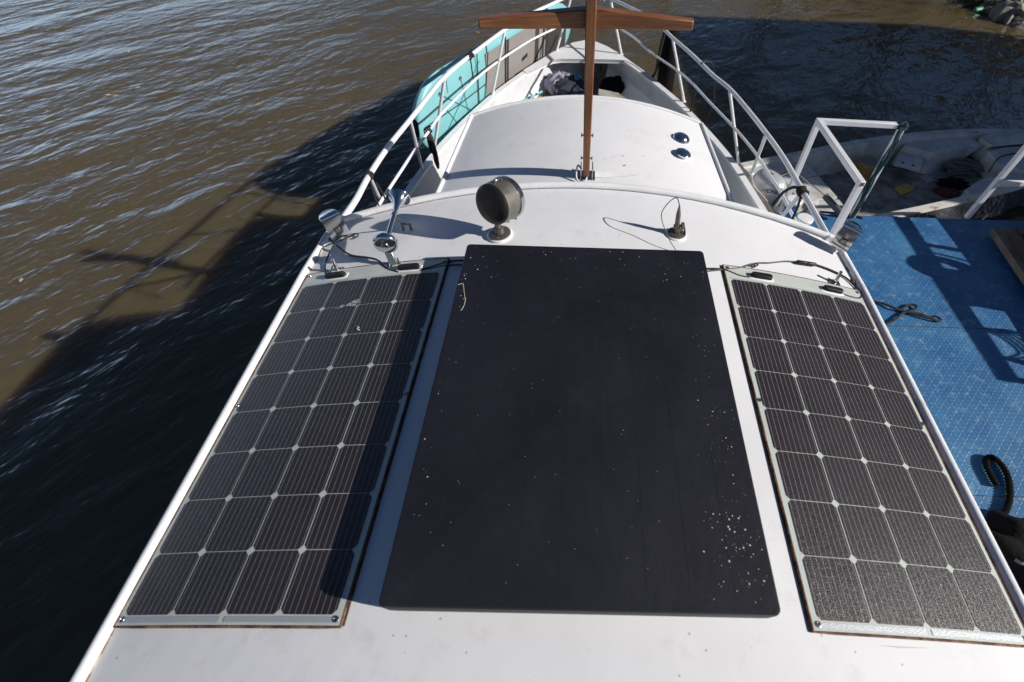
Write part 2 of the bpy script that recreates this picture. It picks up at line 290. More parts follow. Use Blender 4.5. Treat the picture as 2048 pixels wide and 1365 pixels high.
# ------------------------------------------------------------------ mesh helpers
class MB:
    def __init__(s): s.v = []; s.f = []; s.m = []; s.uv = {}
    def add(s, vs, fs, mi=0):
        o = len(s.v); s.v += [Vector(v) for v in vs]
        for f in fs: s.f.append([i+o for i in f]); s.m.append(mi)
        return o
    def box(s, c, d, rot=None, mi=0):
        c = Vector(c); hx, hy, hz = d[0]/2, d[1]/2, d[2]/2
        vs = [Vector((x, y, z)) for z in (-hz, hz) for y in (-hy, hy) for x in (-hx, hx)]
        if rot is not None: vs = [rot @ v for v in vs]
        s.add([c+v for v in vs], [(0, 2, 3, 1), (4, 5, 7, 6), (0, 1, 5, 4), (2, 6, 7, 3), (0, 4, 6, 2), (1, 3, 7, 5)], mi)
    def beam(s, a, b, wx, wz, up=(0, 0, 1), wx2=None, wz2=None, mi=0):
        a, b = Vector(a), Vector(b); d = (b-a).normalized(); u = Vector(up); x = d.cross(u).normalized(); u = x.cross(d)
        vs = []
        for p, p1, p2 in ((a, wx, wz), (b, wx2 or wx, wz2 or wz)):
            for sx, sz in ((-1, -1), (1, -1), (1, 1), (-1, 1)): vs.append(p + x*sx*p1/2 + u*sz*p2/2)
        s.add(vs, [(3, 2, 1, 0), (4, 5, 6, 7), (0, 1, 5, 4), (1, 2, 6, 5), (2, 3, 7, 6), (3, 0, 4, 7)], mi)
    def tube(s, pts, r, n=10, caps=True, closed=False, mi=0):
        pts = [Vector(p) for p in pts]; N_ = len(pts); rr = r if isinstance(r, (list, tuple)) else [r]*N_
        ref = None; o = len(s.v); vs = []
        for i, p in enumerate(pts):
            if closed: t = pts[(i+1) % N_]-pts[i-1]
            else: t = pts[min(i+1, N_-1)]-pts[max(i-1, 0)]
            t = t.normalized() if t.length > 1e-9 else Vector((0, 0, 1))
            if ref is None:
                ref = Vector((0, 0, 1)) if abs(t.z) < .9 else Vector((1, 0, 0))
            x = (ref - t*ref.dot(t))
            x = x.normalized() if x.length > 1e-6 else t.orthogonal().normalized()
            ref = x; y = t.cross(x)
            for k in range(n): a = 2*pi*k/n; vs.append(p + x*cos(a)*rr[i] + y*sin(a)*rr[i])
        fs = []
        for i in range(N_ if closed else N_-1):
            j = (i+1) % N_
            for k in range(n): k2 = (k+1) % n; fs.append((i*n+k, i*n+k2, j*n+k2, j*n+k))
        if caps and not closed: fs += [tuple(range(n))[::-1], tuple((N_-1)*n+k for k in range(n))]
        s.add(vs, fs, mi)
    def lathe(s, o, axis, prof, n=28, mi=0):
        # prof: list of (distance along axis, radius)
        o = Vector(o); t = Vector(axis).normalized(); x = t.orthogonal().normalized(); y = t.cross(x); vs = []; fs = []
        for h, r in prof:
            for k in range(n): a = 2*pi*k/n; vs.append(o + t*h + x*cos(a)*max(r, 1e-5) + y*sin(a)*max(r, 1e-5))
        for i in range(len(prof)-1):
            for k in range(n): k2 = (k+1) % n; fs.append((i*n+k, i*n+k2, (i+1)*n+k2, (i+1)*n+k))
        s.add(vs, fs, mi)
    def grid(s, P, mi=0, close=False):
        # P: rows of points
        R_, C_ = len(P), len(P[0]); vs = [p for r in P for p in r]; fs = []
        for i in range(R_-1):
            for j in range(C_-1): fs.append((i*C_+j, i*C_+j+1, (i+1)*C_+j+1, (i+1)*C_+j))
        s.add(vs, fs, mi)
    def slab(s, P, th, mi=0):
        # grid given a thickness downwards
        s.grid(P, mi); Q = [[Vector(p)-Vector((0, 0, th)) for p in r] for r in P]; s.grid([r[::-1] for r in Q], mi)
        b = [Vector(p) for p in P[0]] + [Vector(r[-1]) for r in P[1:]] + [Vector(p) for p in P[-1][::-1][1:]] + [Vector(r[0]) for r in P[::-1][1:-1]]
        n = len(b); vs = b + [p-Vector((0, 0, th)) for p in b]
        s.add(vs, [(i, i+n, (i+1) % n+n, (i+1) % n) for i in range(n)], mi)
    def prism(s, poly, vec, mi=0):
        n = len(poly); vec = Vector(vec); vs = [Vector(p) for p in poly]; vs += [p+vec for p in vs]
        s.add(vs, [tuple(range(n))[::-1], tuple(range(n, 2*n))] + [(i, (i+1) % n, (i+1) % n+n, i+n) for i in range(n)], mi)
    def blob(s, c, r, n=14, noise=.25, seed=0, mi=0):
        rnd = random.Random(seed); c = Vector(c); ph = [(rnd.uniform(1, 4), rnd.uniform(1, 4), rnd.uniform(0, 6), rnd.uniform(0, 6)) for _ in range(6)]
        P = []
        for i in range(n+1):
            th = pi*i/n; row = []
            for j in range(n*2+1):
                a = 2*pi*(j % (n*2))/(n*2); d = Vector((sin(th)*cos(a), sin(th)*sin(a), cos(th)))
                f = 1+noise*sum(sin(p*d.x*3+u)*cos(q*d.y*3+v+d.z*2) for p, q, u, v in ph)/3
                row.append(c+Vector((d.x*r[0], d.y*r[1], d.z*r[2]))*f)
            P.append(row)
        s.grid([r_[::-1] for r_ in P], mi)
    def build(s, name, mats, parent=None, bevel=0., smooth=35, subsurf=0, bseg=2):
        me = bpy.data.meshes.new(name); me.from_pydata([tuple(v) for v in s.v], [], s.f)
        if not isinstance(mats, (list, tuple)): mats = [mats]
        for m in mats: me.materials.append(m)
        for p, mi in zip(me.polygons, s.m): p.material_index = mi
        me.update()
        o = bpy.data.objects.new(name, me); col.objects.link(o)
        if smooth:
            for p in me.polygons: p.use_smooth = True
            me.set_sharp_from_angle(angle=radians(smooth))
        if bevel:
            b = o.modifiers.new('bevel', 'BEVEL'); b.width = bevel; b.segments = bseg; b.limit_method = 'ANGLE'; b.angle_limit = radians(40)
        if subsurf:
            b = o.modifiers.new('sub', 'SUBSURF'); b.levels = subsurf; b.render_levels = subsurf
        if parent:
            o.parent = parent
            if parent.type == 'EMPTY': o.matrix_parent_inverse = parent.matrix_basis.inverted()
        return o
def tag(o, label=None, cat=None, group=None, kind=None):
    if label: o['label'] = label
    if cat: o['category'] = cat
    if group: o['group'] = group
    if kind: o['kind'] = kind
    return o
def thing(name, loc, label, cat, group=None):
    o = bpy.data.objects.new(name, None); col.objects.link(o); o.location = loc; o.empty_display_size = .05
    return tag(o, label, cat, group)
def spline(pts, n=8, closed=False):
    pts = [Vector(p) for p in pts]; out = []; m = len(pts)
    for i in range(m if closed else m-1):
        if closed: p0, p1, p2, p3 = pts[i-1], pts[i], pts[(i+1) % m], pts[(i+2) % m]
        else: p0, p1, p2, p3 = pts[max(i-1, 0)], pts[i], pts[i+1], pts[min(i+2, m-1)]
        for k in range(n):
            t = k/n; out.append(.5*((2*p1)+(-p0+p2)*t+(2*p0-5*p1+4*p2-p3)*t*t+(-p0+3*p1-3*p2+p3)*t**3))
    if not closed: out.append(pts[-1])
    return out
def lerp(a, b, t): return a+(b-a)*t
def interp(tab, x):
    if x <= tab[0][0]: return tab[0][1]
    for (a, b), (c, d) in zip(tab, tab[1:]):
        if x <= c: return b+(d-b)*(x-a)/(c-a)
    return tab[-1][1]
Z = Vector((0, 0, 1))

# ================================================================== SETTING
ZW = -2.0
m = MB(); m.grid([[(-180+x*60, -60+y*60, ZW) for x in range(7)] for y in range(6)])
tag(m.build('river', mat_water(), smooth=0), kind='structure')

# muddy bank past the boats, upper right
def bankz(x, y): 
    e = (x-8.3)*.55+(y-12.6)*.65
    return ZW+max(-.25, min(2.2, e*.5))+.09*sin(x*3.1+y)*cos(y*2.7)+.05*sin(x*7+2)*cos(y*6.1)
m = MB(); m.grid([[(6+i*.35, 10.5+j*.35, bankz(6+i*.35, 10.5+j*.35)) for i in range(60)] for j in range(50)])
tag(m.build('river_bank', mat_bank()), kind='structure')

# ================================================================== THE MOTOR BOAT
boat = thing('motor_boat', (0, 2, ZW), 'white motor boat with tubular bow rails and cambered roof, moored beside the blue pontoon', 'boat')
def front_y(x): return 2.10-.095*x*x
WR = 1.262
def roofw(y): return WR + .012*(1-((y-.9)/1.4)**2 if abs(y-.9) < 1.4 else 0)
# roof sheet
m = MB(); P = []
NX = 40
ys = [-2.4+i*.15 for i in range(28)]
for y in ys+[None]:
    row = []
    for i in range(NX+1):
        t = -1+2*i/NX; x = t*WR; yy = front_y(x)-.02 if y is None else min(y, front_y(x)-.04*(1+(ys[-1]-y)*0))
        if y is not None and y > 1.75: yy = lerp(1.75, front_y(x)-.02, (y-1.75)/(2.0-1.75)) if y < 2 else front_y(x)-.03
        # narrow a little at the front corners
        xx = x*(1-.02*max(0, yy-1.6)/.4)
        row.append(Vector((xx, yy, roofz(xx))))
    P.append(row)
m.slab([r for r in P], .035); m.build('wheelhouse_roof', WHITE, boat)
roofo = col.objects['wheelhouse_roof']
# rolled lip round the roof edge
def lipx(y): return (WR+.008)*(1-.02*max(0, y-1.6)/.4)
left = [Vector((-lipx(y), y, roofz(lipx(y))+.006)) for y in [-2.4+i*.2 for i in range(22)] if y < 1.8]
front = [Vector((x, front_y(x), roofz(x)+.008)) for x in [-1.235+i*2.47/24 for i in range(25)]]
right = [Vector((-p.x, p.y, p.z)) for p in left[::-1]]
m = MB(); m.tube(left+[Vector((-1.252, 1.88, roofz(1.252)+.007))]+front+[Vector((1.252, 1.88, roofz(1.252)+.007))]+right, .0175, n=12); m.build('roof_lip', WHITE2, roofo)
for sg in (-1, 1):
    m = MB(); m.tube([Vector((sg*(lipx(y)-.019), y, roofz(lipx(y)-.019)+.0005)) for y in [-2.4+i*.1 for i in range(43)] if y < 1.82], .0028, n=6); m.build('lip_seam', RUSTS, roofo)
# wheelhouse walls and front windows under the roof
m = MB(); wp = [(-1.17, -2.2), (-1.17, 1.7), (-.8, 1.9), (0, 1.96), (.8, 1.9), (1.17, 1.7), (1.17, -2.2)]
for (a, b), (c, d) in zip(wp, wp[1:]):
    m.add([(a, b, -1.5), (c, d, -1.5), (c, d, roofz(c)-.036), (a, b, roofz(a)-.036)], [(0, 1, 2, 3)])
wall = m.build('wheelhouse_wall', WHITE, boat, smooth=0)
m2 = MB()
for (a, b), (c, d) in list(zip(wp, wp[1:]))[1:5]:
    pa, pb = Vector((a, b, 0)), Vector((c, d, 0)); nn = (pb-pa).cross(Z).normalized()*-.006
    if nn.y < 0: nn = -nn
    q0, q1 = pa.lerp(pb, .1)+nn, pa.lerp(pb, .9)+nn
    m2.add([q0-Z*.42, q1-Z*.42, q1-Z*.24, q0-Z*.24], [(0, 1, 2, 3)])
m2.build('windscreen', GLASS, wall, smooth=0)

# fore cabin
KF, ZF = .35, -.28
def fcz(x, y=0): return arcz(max(-1.4, min(1.4, x)), KF, ZF)
def fcfront(x): return 3.70-.10*x*x
def fcw(y): return interp([(1.9, .985), (2.5, .94), (3.65, .87)], y)
m = MB(); P = []
for j in range(20):
    row = []
    for i in range(33):
        t = -1+2*i/32; y0 = lerp(1.9, 3.64, j/19); x = t*fcw(y0); yy = lerp(1.9, fcfront(x), j/19); row.append(Vector((x, yy, fcz(x))))
    P.append(row)
m.slab(P, .03)
fc = m.build('fore_cabin_roof', WHITE, boat)
m = MB()
e = [P[j][0]+Vector((-.006, 0, .004)) for j in range(20)]; e += [p+Vector((0, .006, .002)) for p in P[-1]]; e += [P[j][-1]+Vector((.006, 0, .004)) for j in range(19, -1, -1)]
m.tube(e, .013, n=10); m.build('roof_trim', WHITE2, fc)
for k_, s_, r_ in ((-1, -.03, .005), (0, .03, .0035)):
    m = MB(); m.tube([P[j][k_]+Vector((s_, 0, .004)) for j in range(20)], r_, n=6); m.build('seam_line', SEALD, fc)
m = MB()
b1 = [P[j][0] for j in range(20)]+P[-1][1:]+[P[j][-1] for j in range(18, -1, -1)]
cen = Vector((0, 3, 0))
top = [Vector((p.x*.985, p.y-.01, p.z-.028)) for p in b1]; bot = [Vector((p.x*.99, p.y, -1.3)) for p in top]
m.grid([top, bot]); m.build('cabin_side', HULLC, boat)
# patch of fresher paint beside the mast foot, leaf scraps
m = MB(); pp = [on(u, v, fcz, .0035) for u, v in ((1184, 341), (1215, 341), (1262, 345), (1284, 350), (1255, 353), (1205, 356), (1184, 355))]
m.add(pp, [tuple(range(len(pp)))[::-1]]); m.build('touch_up_paint', WHITE2, fc, smooth=0)
m = MB()
for (u, v, s_) in ((1249, 331, .013), (1246, 312, .008), (1225, 314, .006), (1287, 312, .006), (1240, 222, .006), (1210, 318, .005)):
    c = on(u, v, fcz, .004); a = random.uniform(0, 3)
    m.add([c+Vector((cos(a+k)*s_*q, sin(a+k)*s_*q*.6, 0)) for k, q in ((0, 1.2), (1.2, .5), (2.6, 1), (3.7, .8), (5, .5))], [(0, 1, 2, 3, 4)])
tag(m.build('dry_leaf_scrap', SEAL, smooth=0), 'tiny brown dry leaf scraps lying on the white fore cabin roof right of the mast foot', 'leaf litter', kind='stuff')

# deck, bulwarks, hull
BT = [(1.0, 1.6), (2.3, 1.61), (3.23, 1.57), (4.24, 1.41), (4.8, 1.25), (5.42, 1.035), (6.02, .755), (6.66, .40), (6.92, .22), (7.05, .08), (7.08, 0)]
def bw(y): return interp(BT, y)
ZB, ZD = -1.05, -1.58
def sc(z): return 1.362-(1.362-z)*1.1156
ysb = [-2.6, -1.5, -.5, .5, 1.0, 1.5]+[2+i*.15 for i in range(34)]+[7.03, 7.07]
sm = lambda y: (bw(y-.18)+bw(y+.18)+2*bw(y))/4 if y < 6.6 else bw(y)
def outline(off, z, ymax=7.08, dy=0):
    L_ = [Vector((-(max(sm(y)-off, 0.0)), y-dy, z)) for y in ysb if y < ymax]
    return L_+[Vector((0, ymax-dy, z))]+[Vector((-p.x, p.y, z)) for p in L_[::-1]]
# hull outside
m = MB(); rows = []
for z, off, dy in ((ZB, 0, 0), (-1.2, .02, .03), (-1.45, .07, .15), (-1.75, .14, .36), (-2.15, .26, .7)):
    rows.append(outline(off, z, dy=dy))
m.grid(rows); m.build('hull', WHITE, boat)
# inside of the bulwark
m = MB(); rows = [outline(.035, ZB+.002), outline(.045, -1.25, dy=.02), outline(.10, ZD, dy=.08)]
m.grid([r[::-1] for r in rows]); m.build('bulwark_lining', HULLC, boat)
# cap rail on top of the bulwark
m = MB(); a = outline(-.012, ZB+.008); b = outline(.045, ZB+.008, dy=.03)
P = [[p, q] for p, q in zip(a, b)]; m.slab(P, .03); m.build('bulwark_cap', WHITE2, boat)
# deck
m = MB(); o_ = outline(.095, ZD+.002, dy=.08); n = len(o_)//2
m.grid([[o_[i], Vector((0, o_[i].y, ZD+.002)), o_[-1-i]] for i in range(n)]); m.build('deck', DECKG, boat, smooth=0)
# triangular bow plate, with arms running back along the bulwark
inner = [at(u, v, ZB+.014) for u, v in ((1300, 150), (1286, 143), (1270, 131), (1252, 122), (1238, 120), (1180, 118.5), (1122, 118), (1106, 120), (1088, 128), (1052, 146))]
inner = spline(inner[:3], 3)+spline(inner[3:7], 3)[0:]+spline(inner[7:], 3)
m = MB(); P = []
for p in inner:
    # outer partner follows the bow
    t = max(-1, min(1, p.x/.69)); yq = 7.08-abs(t)**1.15*(7.08-6.06); q = Vector((math.copysign(max(bw(yq)+.012, 0), t) if abs(t) > .01 else 0, yq, ZB+.014))
    P.append([p, q])
m.slab(P, .03); m.build('bow_plate', WHITE, boat, smooth=50)
m = MB(); Q = [[r[0], r[0]-Z*.045] for r in P]; m.grid(Q); m.build('bow_plate_edge', WHITE2, boat)

# bow rails
def rzf(x, y): return interp([(1.95, -.15), (2.6, -.24), (3.3, -.31), (4.1, -.37), (5.3, -.42), (6.5, -.46), (7.5, -.5)], y)
def railpts(px, f): return [on(u, v, f) for u, v in px]
rail = bpy.data.objects.new('bow_railing', None); col.objects.link(rail); rail.location = (0, 5, ZB); rail.parent = boat; rail.matrix_parent_inverse = boat.matrix_basis.inverted()
Lt = [(690, 446), (712, 400), (738, 352), (775, 296), (820, 240), (856, 194), (889, 155), (940, 112), (1010, 60), (1062, 28), (1105, 8), (1146, -12)]
Rt = [(1668, 505), (1640, 448), (1603, 380), (1568, 318), (1533, 268), (1497, 222), (1459, 178), (1425, 150), (1384, 110), (1345, 76), (1318, 50), (1283, 27), (1222, -2), (1180, -16)]
lp = railpts(Lt, rzf); rp = railpts(Rt[1:], rzf)
lp[0] = Vector((-1.215, 1.95, roofz(1.215)+.01))
rp[0] = Vector((1.21, 1.93, roofz(1.21)+.01))
m = MB(); m.tube(spline(lp, 5), .0165, n=10); m.build('top_rail', RAILW, rail)
m = MB(); m.tube(spline(rp, 5), .0165, n=10); m.build('top_rail', RAILW, rail)
mzf = lambda x, y: rzf(x, y)*.5+ZB*.5+.02
Lm = [(748, 428), (766, 397), (800, 345), (830, 300), (854, 268), (878, 234), (900, 210), (950, 160), (998, 122), (1060, 82), (1120, 52), (1170, 24)]
Rm = [(1592, 446), (1565, 392), (1540, 352), (1510, 306), (1470, 258), (1420, 206), (1385, 168), (1352, 140), (1300, 104), (1268, 76), (1231, 52), (1195, 30)]
m = MB(); m.tube(spline(railpts(Lm, mzf), 4), .0115, n=8); m.build('mid_rail', RAILW, rail)
m = MB(); m.tube(spline(railpts(Rm, mzf), 4), .0115, n=8); m.build('mid_rail', RAILW, rail)
for (b, t) in (((1368, 203), (1345, 77)), ((1477, 325), (1459, 180)), ((1503, 347), (1532, 270)), ((1548, 452), (1605, 385)), ((1243, 109), (1221, -1)),
               ((985, 190), (1010, 60)), ((868, 300), (889, 156)), ((845, 340), (820, 241)), ((770, 422), (738, 353)), ((1113, 103), (1143, -8))):
    m = MB(); B = at(*b, ZB+.01); T = on(*t, rzf); m.tube([B, T], .0135, n=10); m.lathe(B-Z*.005, Z, [(0, .024), (.006, .024), (.012, .015)], 12); m.build('rail_post', RAILW, rail)

# mushroom vents on the fore cabin
def vent(u, v, holes):
    c = on(u, v, fcz, 0); nrm = Vector((c.x*KF, 0, 1)).normalized()
    m = MB(); m.lathe(c, nrm, [(0, .058), (.004, .062), (.010, .060), (.022, .052), (.028, .046)] if holes else [(0, .04), (.012, .04), (.014, .054), (.022, .056), (.028, .05)], 32)
    m.lathe(c, nrm, [(.028, .046), (.034, .036), (.037, .018), (.038, 0)] if holes else [(.028, .05), (.036, .036), (.04, .018), (.041, 0)], 32)
    o = m.build('roof_vent', CHROME, fc, smooth=50)
    if holes:
        m = MB(); x = nrm.orthogonal().normalized(); y = nrm.cross(x)
        for k in range(16):
            a = 2*pi*k/16; p = c+nrm*.017+(x*cos(a)+y*sin(a))*.0545; m.lathe(p, (x*cos(a)+y*sin(a))*.8+nrm*.6, [(0, .0055), (.003, .0055), (.003, 0)], 8)
        # holes as dark sub-part would be a fourth level, so they stay a part of the roof beside the vent
        m.build('vent_holes', RUBBER, fc)
vent(1362, 279, True); vent(1364, 312, False)

# ================================================================== SOLAR PANELS ON THE ROOF
def warp(s, y, off): return Vector((sin(s*KR)/KR, y, (cos(s*KR)-1)/KR)) + Vector((sin(s*KR), 0, cos(s*KR)))*off
def solar(s0, y0, a, label, side):
    def W_(x, y, off): return warp(s0+x*cos(a)-y*sin(a), y0+x*sin(a)+y*cos(a), off)
    C = .158
    root = thing('solar_panel', W_(0, 0, .003), label, 'solar panel', 'flexible solar panels on the wheelhouse roof')
    def sheet(x0, x1, y0_, y1, off, nx=14, ny=12): return [[W_(lerp(x0, x1, i/nx), lerp(y0_, y1, j/ny), off) for i in range(nx+1)] for j in range(ny+1)]
    X0, X1, Y0, Y1 = -.327, .330, -.655, .715
    if side > 0: X0, X1 = -.330, .327
    m = MB(); m.slab(sheet(X0, X1, Y0, Y1, .008), .0055); m.build('backing_sheet', BACK, root, smooth=30)
    # sealant bead round the edge
    m = MB(); e = .003
    edge = [W_(lerp(X0-e, X1+e, i/12), Y0-e, .005) for i in range(13)]+[W_(X1+e, lerp(Y0-e, Y1+e, j/12), .005) for j in range(1, 13)]+[W_(lerp(X1+e, X0-e, i/12), Y1+e, .005) for i in range(1, 13)]+[W_(X0-e, lerp(Y1+e, Y0-e, j/12), .005) for j in range(1, 12)]
    m.tube(edge, .0042, n=6, closed=True); m.build('sealant_bead', SEAL, root)
    m = MB(); xe = X1+.008 if side < 0 else X0-.008
    m.tube([W_(xe, lerp(Y0, Y1, j/12), .003) for j in range(13)], .003, n=6); m.build('edge_gap', SEALD, root)
    # the cells
    me = MB(); uvs = []
    ch = .0115; g = .0009; gx = .0026
    for r in range(8):
        for c in range(4):
            x0, y0_ = (c-2)*C+gx, (r-4)*C+g; x1, y1 = x0+C-2*gx, y0_+C-2*g
            poly = [(x0+ch, y0_), (x1-ch, y0_), (x1, y0_+ch), (x1, y1-ch), (x1-ch, y1), (x0+ch, y1), (x0, y1-ch), (x0, y0_+ch)]
            # split lengthways so that the cell follows the camber
            me.add([W_(x, y, .0092) for x, y in poly], [(7, 0, 5, 6), (0, 1, 4, 5), (1, 2, 3, 4)]); uvs += poly
    o = me.build('solar_cells', CELLS, root, smooth=0)
    ul = o.data.uv_layers.new(name='metres')
    for lp_ in o.data.loops: ul.data[lp_.index].uv = (uvs[lp_.vertex_index][0]+C*2, uvs[lp_.vertex_index][1]+C*4)
    # tinned strips along the near end and top
    for a0, a1, b0, b1 in ((-2*C+.004, -.008, -.017, -.004), (.008, 2*C-.004, -.017, -.004), (-2*C, 2*C, 8*C+.003, 8*C+.006)):
        m = MB(); m.grid([[W_(lerp(a0, a1, i/6), -4*C+b0, .0094) for i in range(7)], [W_(lerp(a0, a1, i/6), -4*C+b1, .0094) for i in range(7)]])
        m.build('collector_strip', SILVER, root, smooth=0)
    # corner and edge screws
    for x, y in ((X0+.014, Y0+.014), (X1-.014, Y0+.014), (X0+.014, Y1-.014), (X1-.014, Y1-.014), (X0+.008, .03), (X1-.008, .03)):
        m = MB(); p = W_(x, y, .008); m.lathe(p, W_(x, y, 1)-W_(x, y, 0), [(0, .0085), (.0025, .0075), (.003, .005), (.0012, .004), (.0012, 0)], 14); m.build('screw', STEEL, root)
    # junction boxes with their white sealant bed
    for x in (-.17, .17):
        for t_, (dx, dy, z0, z1), mt in (('sealant_pad', (.058, .02, .008, .0105), WHITE2), ('junction_box', (.047, .0135, .0105, .026), BLACKPL)):
            m = MB(); n_ = 10; c = []
            yy = Y1-.045
            cx = [(-dx, -dy*.7), (-dx*.72, -dy), (dx*.72, -dy), (dx, -dy*.7), (dx, dy*.7), (dx*.72, dy), (-dx*.72, dy), (-dx, dy*.7)]
            v0 = [W_(x+p, yy+q, z0) for p, q in cx]; v1 = [W_(x+p*.96, yy+q*.9, z1) for p, q in cx]
            m.add(v0+v1, [tuple(range(8, 16))]+[(i, (i+1) % 8, (i+1) % 8+8, i+8) for i in range(8)])
            m.build(t_, mt, root, bevel=.002)
    return W_
WL = solar(-.92899, .85664, -.00626, 'left solar panel on the roof, its inner side shaded, bird dropping near its top', -1)
WRt = solar(.92217, .86999, -.00401, 'right solar panel on the roof, sun glare sparkling on its near cells', 1)
# bird dropping smear and a white curl
m = MB()
def flat(px, off=.0115): return [onroof(u, v, off) for u, v in px]
def poly(m, px, off=.0115, mi=0): p = flat(px, off); m.add(p, [tuple(range(len(p)))[::-1]], mi)
DROP = mat('bird_dropping', (.42, .42, .46), .8, dirt=(.05, .05, .06), dscale=70, damt=.85, dlo=.45, dhi=.55)
for q in ([(716, 598), (722, 603), (718, 612), (700, 613), (690, 612), (702, 604)], [(690, 612), (680, 617), (668, 619), (686, 609)]): poly(m, q)
tag(m.build('bird_dropping', DROP, smooth=0), 'pale smeared bird dropping near the top of the left solar panel', 'bird dropping')
m = MB(); m.tube(spline(flat([(713, 653), (718, 655), (714, 658), (717, 661), (719, 659)], .013), 4), .0016, n=5)
tag(m.build('feather_scrap', FLECK), 'tiny white curl lying on the left solar panel below the smeared dropping', 'feather')

# ================================================================== BLACK PANEL IN THE MIDDLE
ZT = .078
cor = [at(u, v, ZT) for u, v in ((753, 1214), (1566, 1231), (1407, 501), (934, 487))]
def bil(s, t, z): 
    a = cor[0].lerp(cor[1], s); b = cor[3].lerp(cor[2], s); p = a.lerp(b, t); return Vector((p.x, p.y, z))
root = thing('black_roof_panel', bil(.5, .5, 0), 'large plain matte black panel with pale specks, between the two solar panels', 'roof panel')
m = MB(); rc = .014; wP, hP = (cor[1]-cor[0]).length, (cor[3]-cor[0]).length
def rr(inset, z, n=6):
    out = []
    for cx, cy, a0 in ((1, 0, -90), (1, 1, 0), (0, 1, 90), (0, 0, 180)):
        for k in range(n+1):
            a = radians(a0+90*k/n); r = rc; px = (wP-inset-r if cx else inset+r)+cos(a)*r; py = (hP-inset-r if cy else inset+r)+sin(a)*r
            out.append(bil(px/wP, py/hP, z))
    return out
rings = [rr(.014, -.05), rr(.003, .02), rr(0, .063), rr(.001, .073), rr(.004, .0772), rr(.009, ZT)]
n = len(rings[0])
for r in rings: m.v += r
for i in range(len(rings)-1):
    for k in range(n): m.f.append([i*n+k, i*n+(k+1) % n, (i+1)*n+(k+1) % n, (i+1)*n+k]); m.m.append(0)
m.f.append([(len(rings)-1)*n+k for k in range(n)]); m.m.append(0)
# pale specks of paint and lichen, denser near the far edge and the near right corner
rnd = random.Random(3)
def speck(s, t, r):
    c = bil(s, t, ZT+.0006); k = rnd.randint(5, 7); a0 = rnd.random()*6; m.add([c+Vector((cos(a0+6.283*i/k), sin(a0+6.283*i/k), 0))*r*rnd.uniform(.7, 1.2) for i in range(k)], [tuple(range(k))], 1)
def cl(cs, ct, ss, st, N_, r0):
    for _ in range(N_):
        s, t = rnd.gauss(cs, ss), rnd.gauss(ct, st)
        if .015 < s < .985 and .012 < t < .985: speck(s, t, r0*rnd.choice((.25, .3, .4, .45, .6, .8, 1.3)))
cl(.92, .12, .045, .07, 100, .0019); cl(.93, .35, .03, .1, 70, .0015); cl(.88, .93, .08, .04, 36, .0015); cl(.6, .95, .03, .03, 14, .0015); cl(.08, .93, .04, .05, 16, .0022)
cl(.4, .96, .08, .02, 14, .0018); cl(.04, .6, .02, .25, 30, .0018); cl(.94, .7, .03, .12, 26, .0014); cl(.7, .92, .1, .06, 26, .0012)
for _ in range(70): speck(rnd.uniform(.02, .98), rnd.uniform(.02, .98), .0009)
m.build('cover_board', [BLACKP, FLECK], root, smooth=14)
m = MB()
for i in range(1, 9):
    m = MB(); s = i/9; m.grid([[bil(s-.0006, t, ZT+.0004) for t in (.03, .85)], [bil(s+.0006, t, ZT+.0004) for t in (.03, .85)]][::-1])
    m.build('seam_line', SEAM, root, smooth=0)
m = MB(); m.tube([at(u, v, ZT+.001) for u, v in ((916, 570), (926, 567), (929, 590), (931, 600), (928, 612), (922, 622))], .0009, n=5); m.build('scratch', FLECK, root)

# ================================================================== SEARCHLIGHT
c0 = onroof(1000, 471, 0); nrm = Vector((c0.x*KR, 0, 1)).normalized()
sl_ = thing('searchlight', c0, 'round weathered bronze searchlight on a pedestal, left of centre at the front of the roof', 'searchlight')
m = MB(); m.lathe(c0, nrm, [(0, .056), (.006, .057), (.010, .052), (.010, 0)], 32); m.build('sealant_ring', WHITE2, sl_)
m = MB(); m.lathe(c0+nrm*.009, nrm, [(0, .05), (.006, .05), (.009, .045), (.011, .024), (.022, .022), (.034, .02), (.036, .014), (.07, .014), (.08, .018), (.095, .016)], 32); m.build('pedestal', AGED, sl_, smooth=40)
for k in range(3):
    a = k*2.1+.4; m = MB(); m.lathe(c0+nrm*.016+Vector((cos(a), sin(a), 0))*.037, nrm, [(0, .007), (.004, .005), (.005, 0)], 10); m.build('bolt', STEEL, sl_)
ax = Vector((.48, .82, -.20)).normalized()
ct = Vector((c0.x+.012, c0.y+.01, .155)); RD = .086; Ld = .125
m = MB(); m.lathe(ct-ax*Ld*.5, ax, [(0, 0), (.001, .04), (.004, .072), (.010, RD-.004), (.016, RD)], 48); m.build('lamp_back', AGEDD, sl_, smooth=60)
m = MB(); m.lathe(ct-ax*Ld*.5, ax, [(.016, RD), (Ld-.03, RD+.001), (Ld-.028, RD+.001)], 48); m.build('lamp_body', AGED, sl_, smooth=40)
m = MB(); m.lathe(ct-ax*Ld*.5, ax, [(Ld-.028, RD+.001), (Ld-.026, RD+.005), (Ld-.008, RD+.006), (Ld-.002, RD+.003), (Ld, RD-.004), (Ld-.006, RD-.008)], 48); m.build('lens_rim', STEEL, sl_, smooth=40)
m = MB(); m.lathe(ct-ax*Ld*.5, ax, [(Ld-.008, RD-.006), (Ld-.002, .05), (Ld, 0)], 32); m.build('lens', GLASS, sl_, smooth=60)
upd = (Z-ax*ax.z).normalized(); sd = ax.cross(upd)
m = MB(); hp = [ct+upd*(RD-.002)+ax*-.03, ct+upd*(RD+.012)+ax*-.024, ct+upd*(RD+.014)+ax*.005, ct+upd*(RD-.001)+ax*.014]; m.tube(spline(hp, 4), .0045, n=8); m.build('handle', STEEL, sl_)
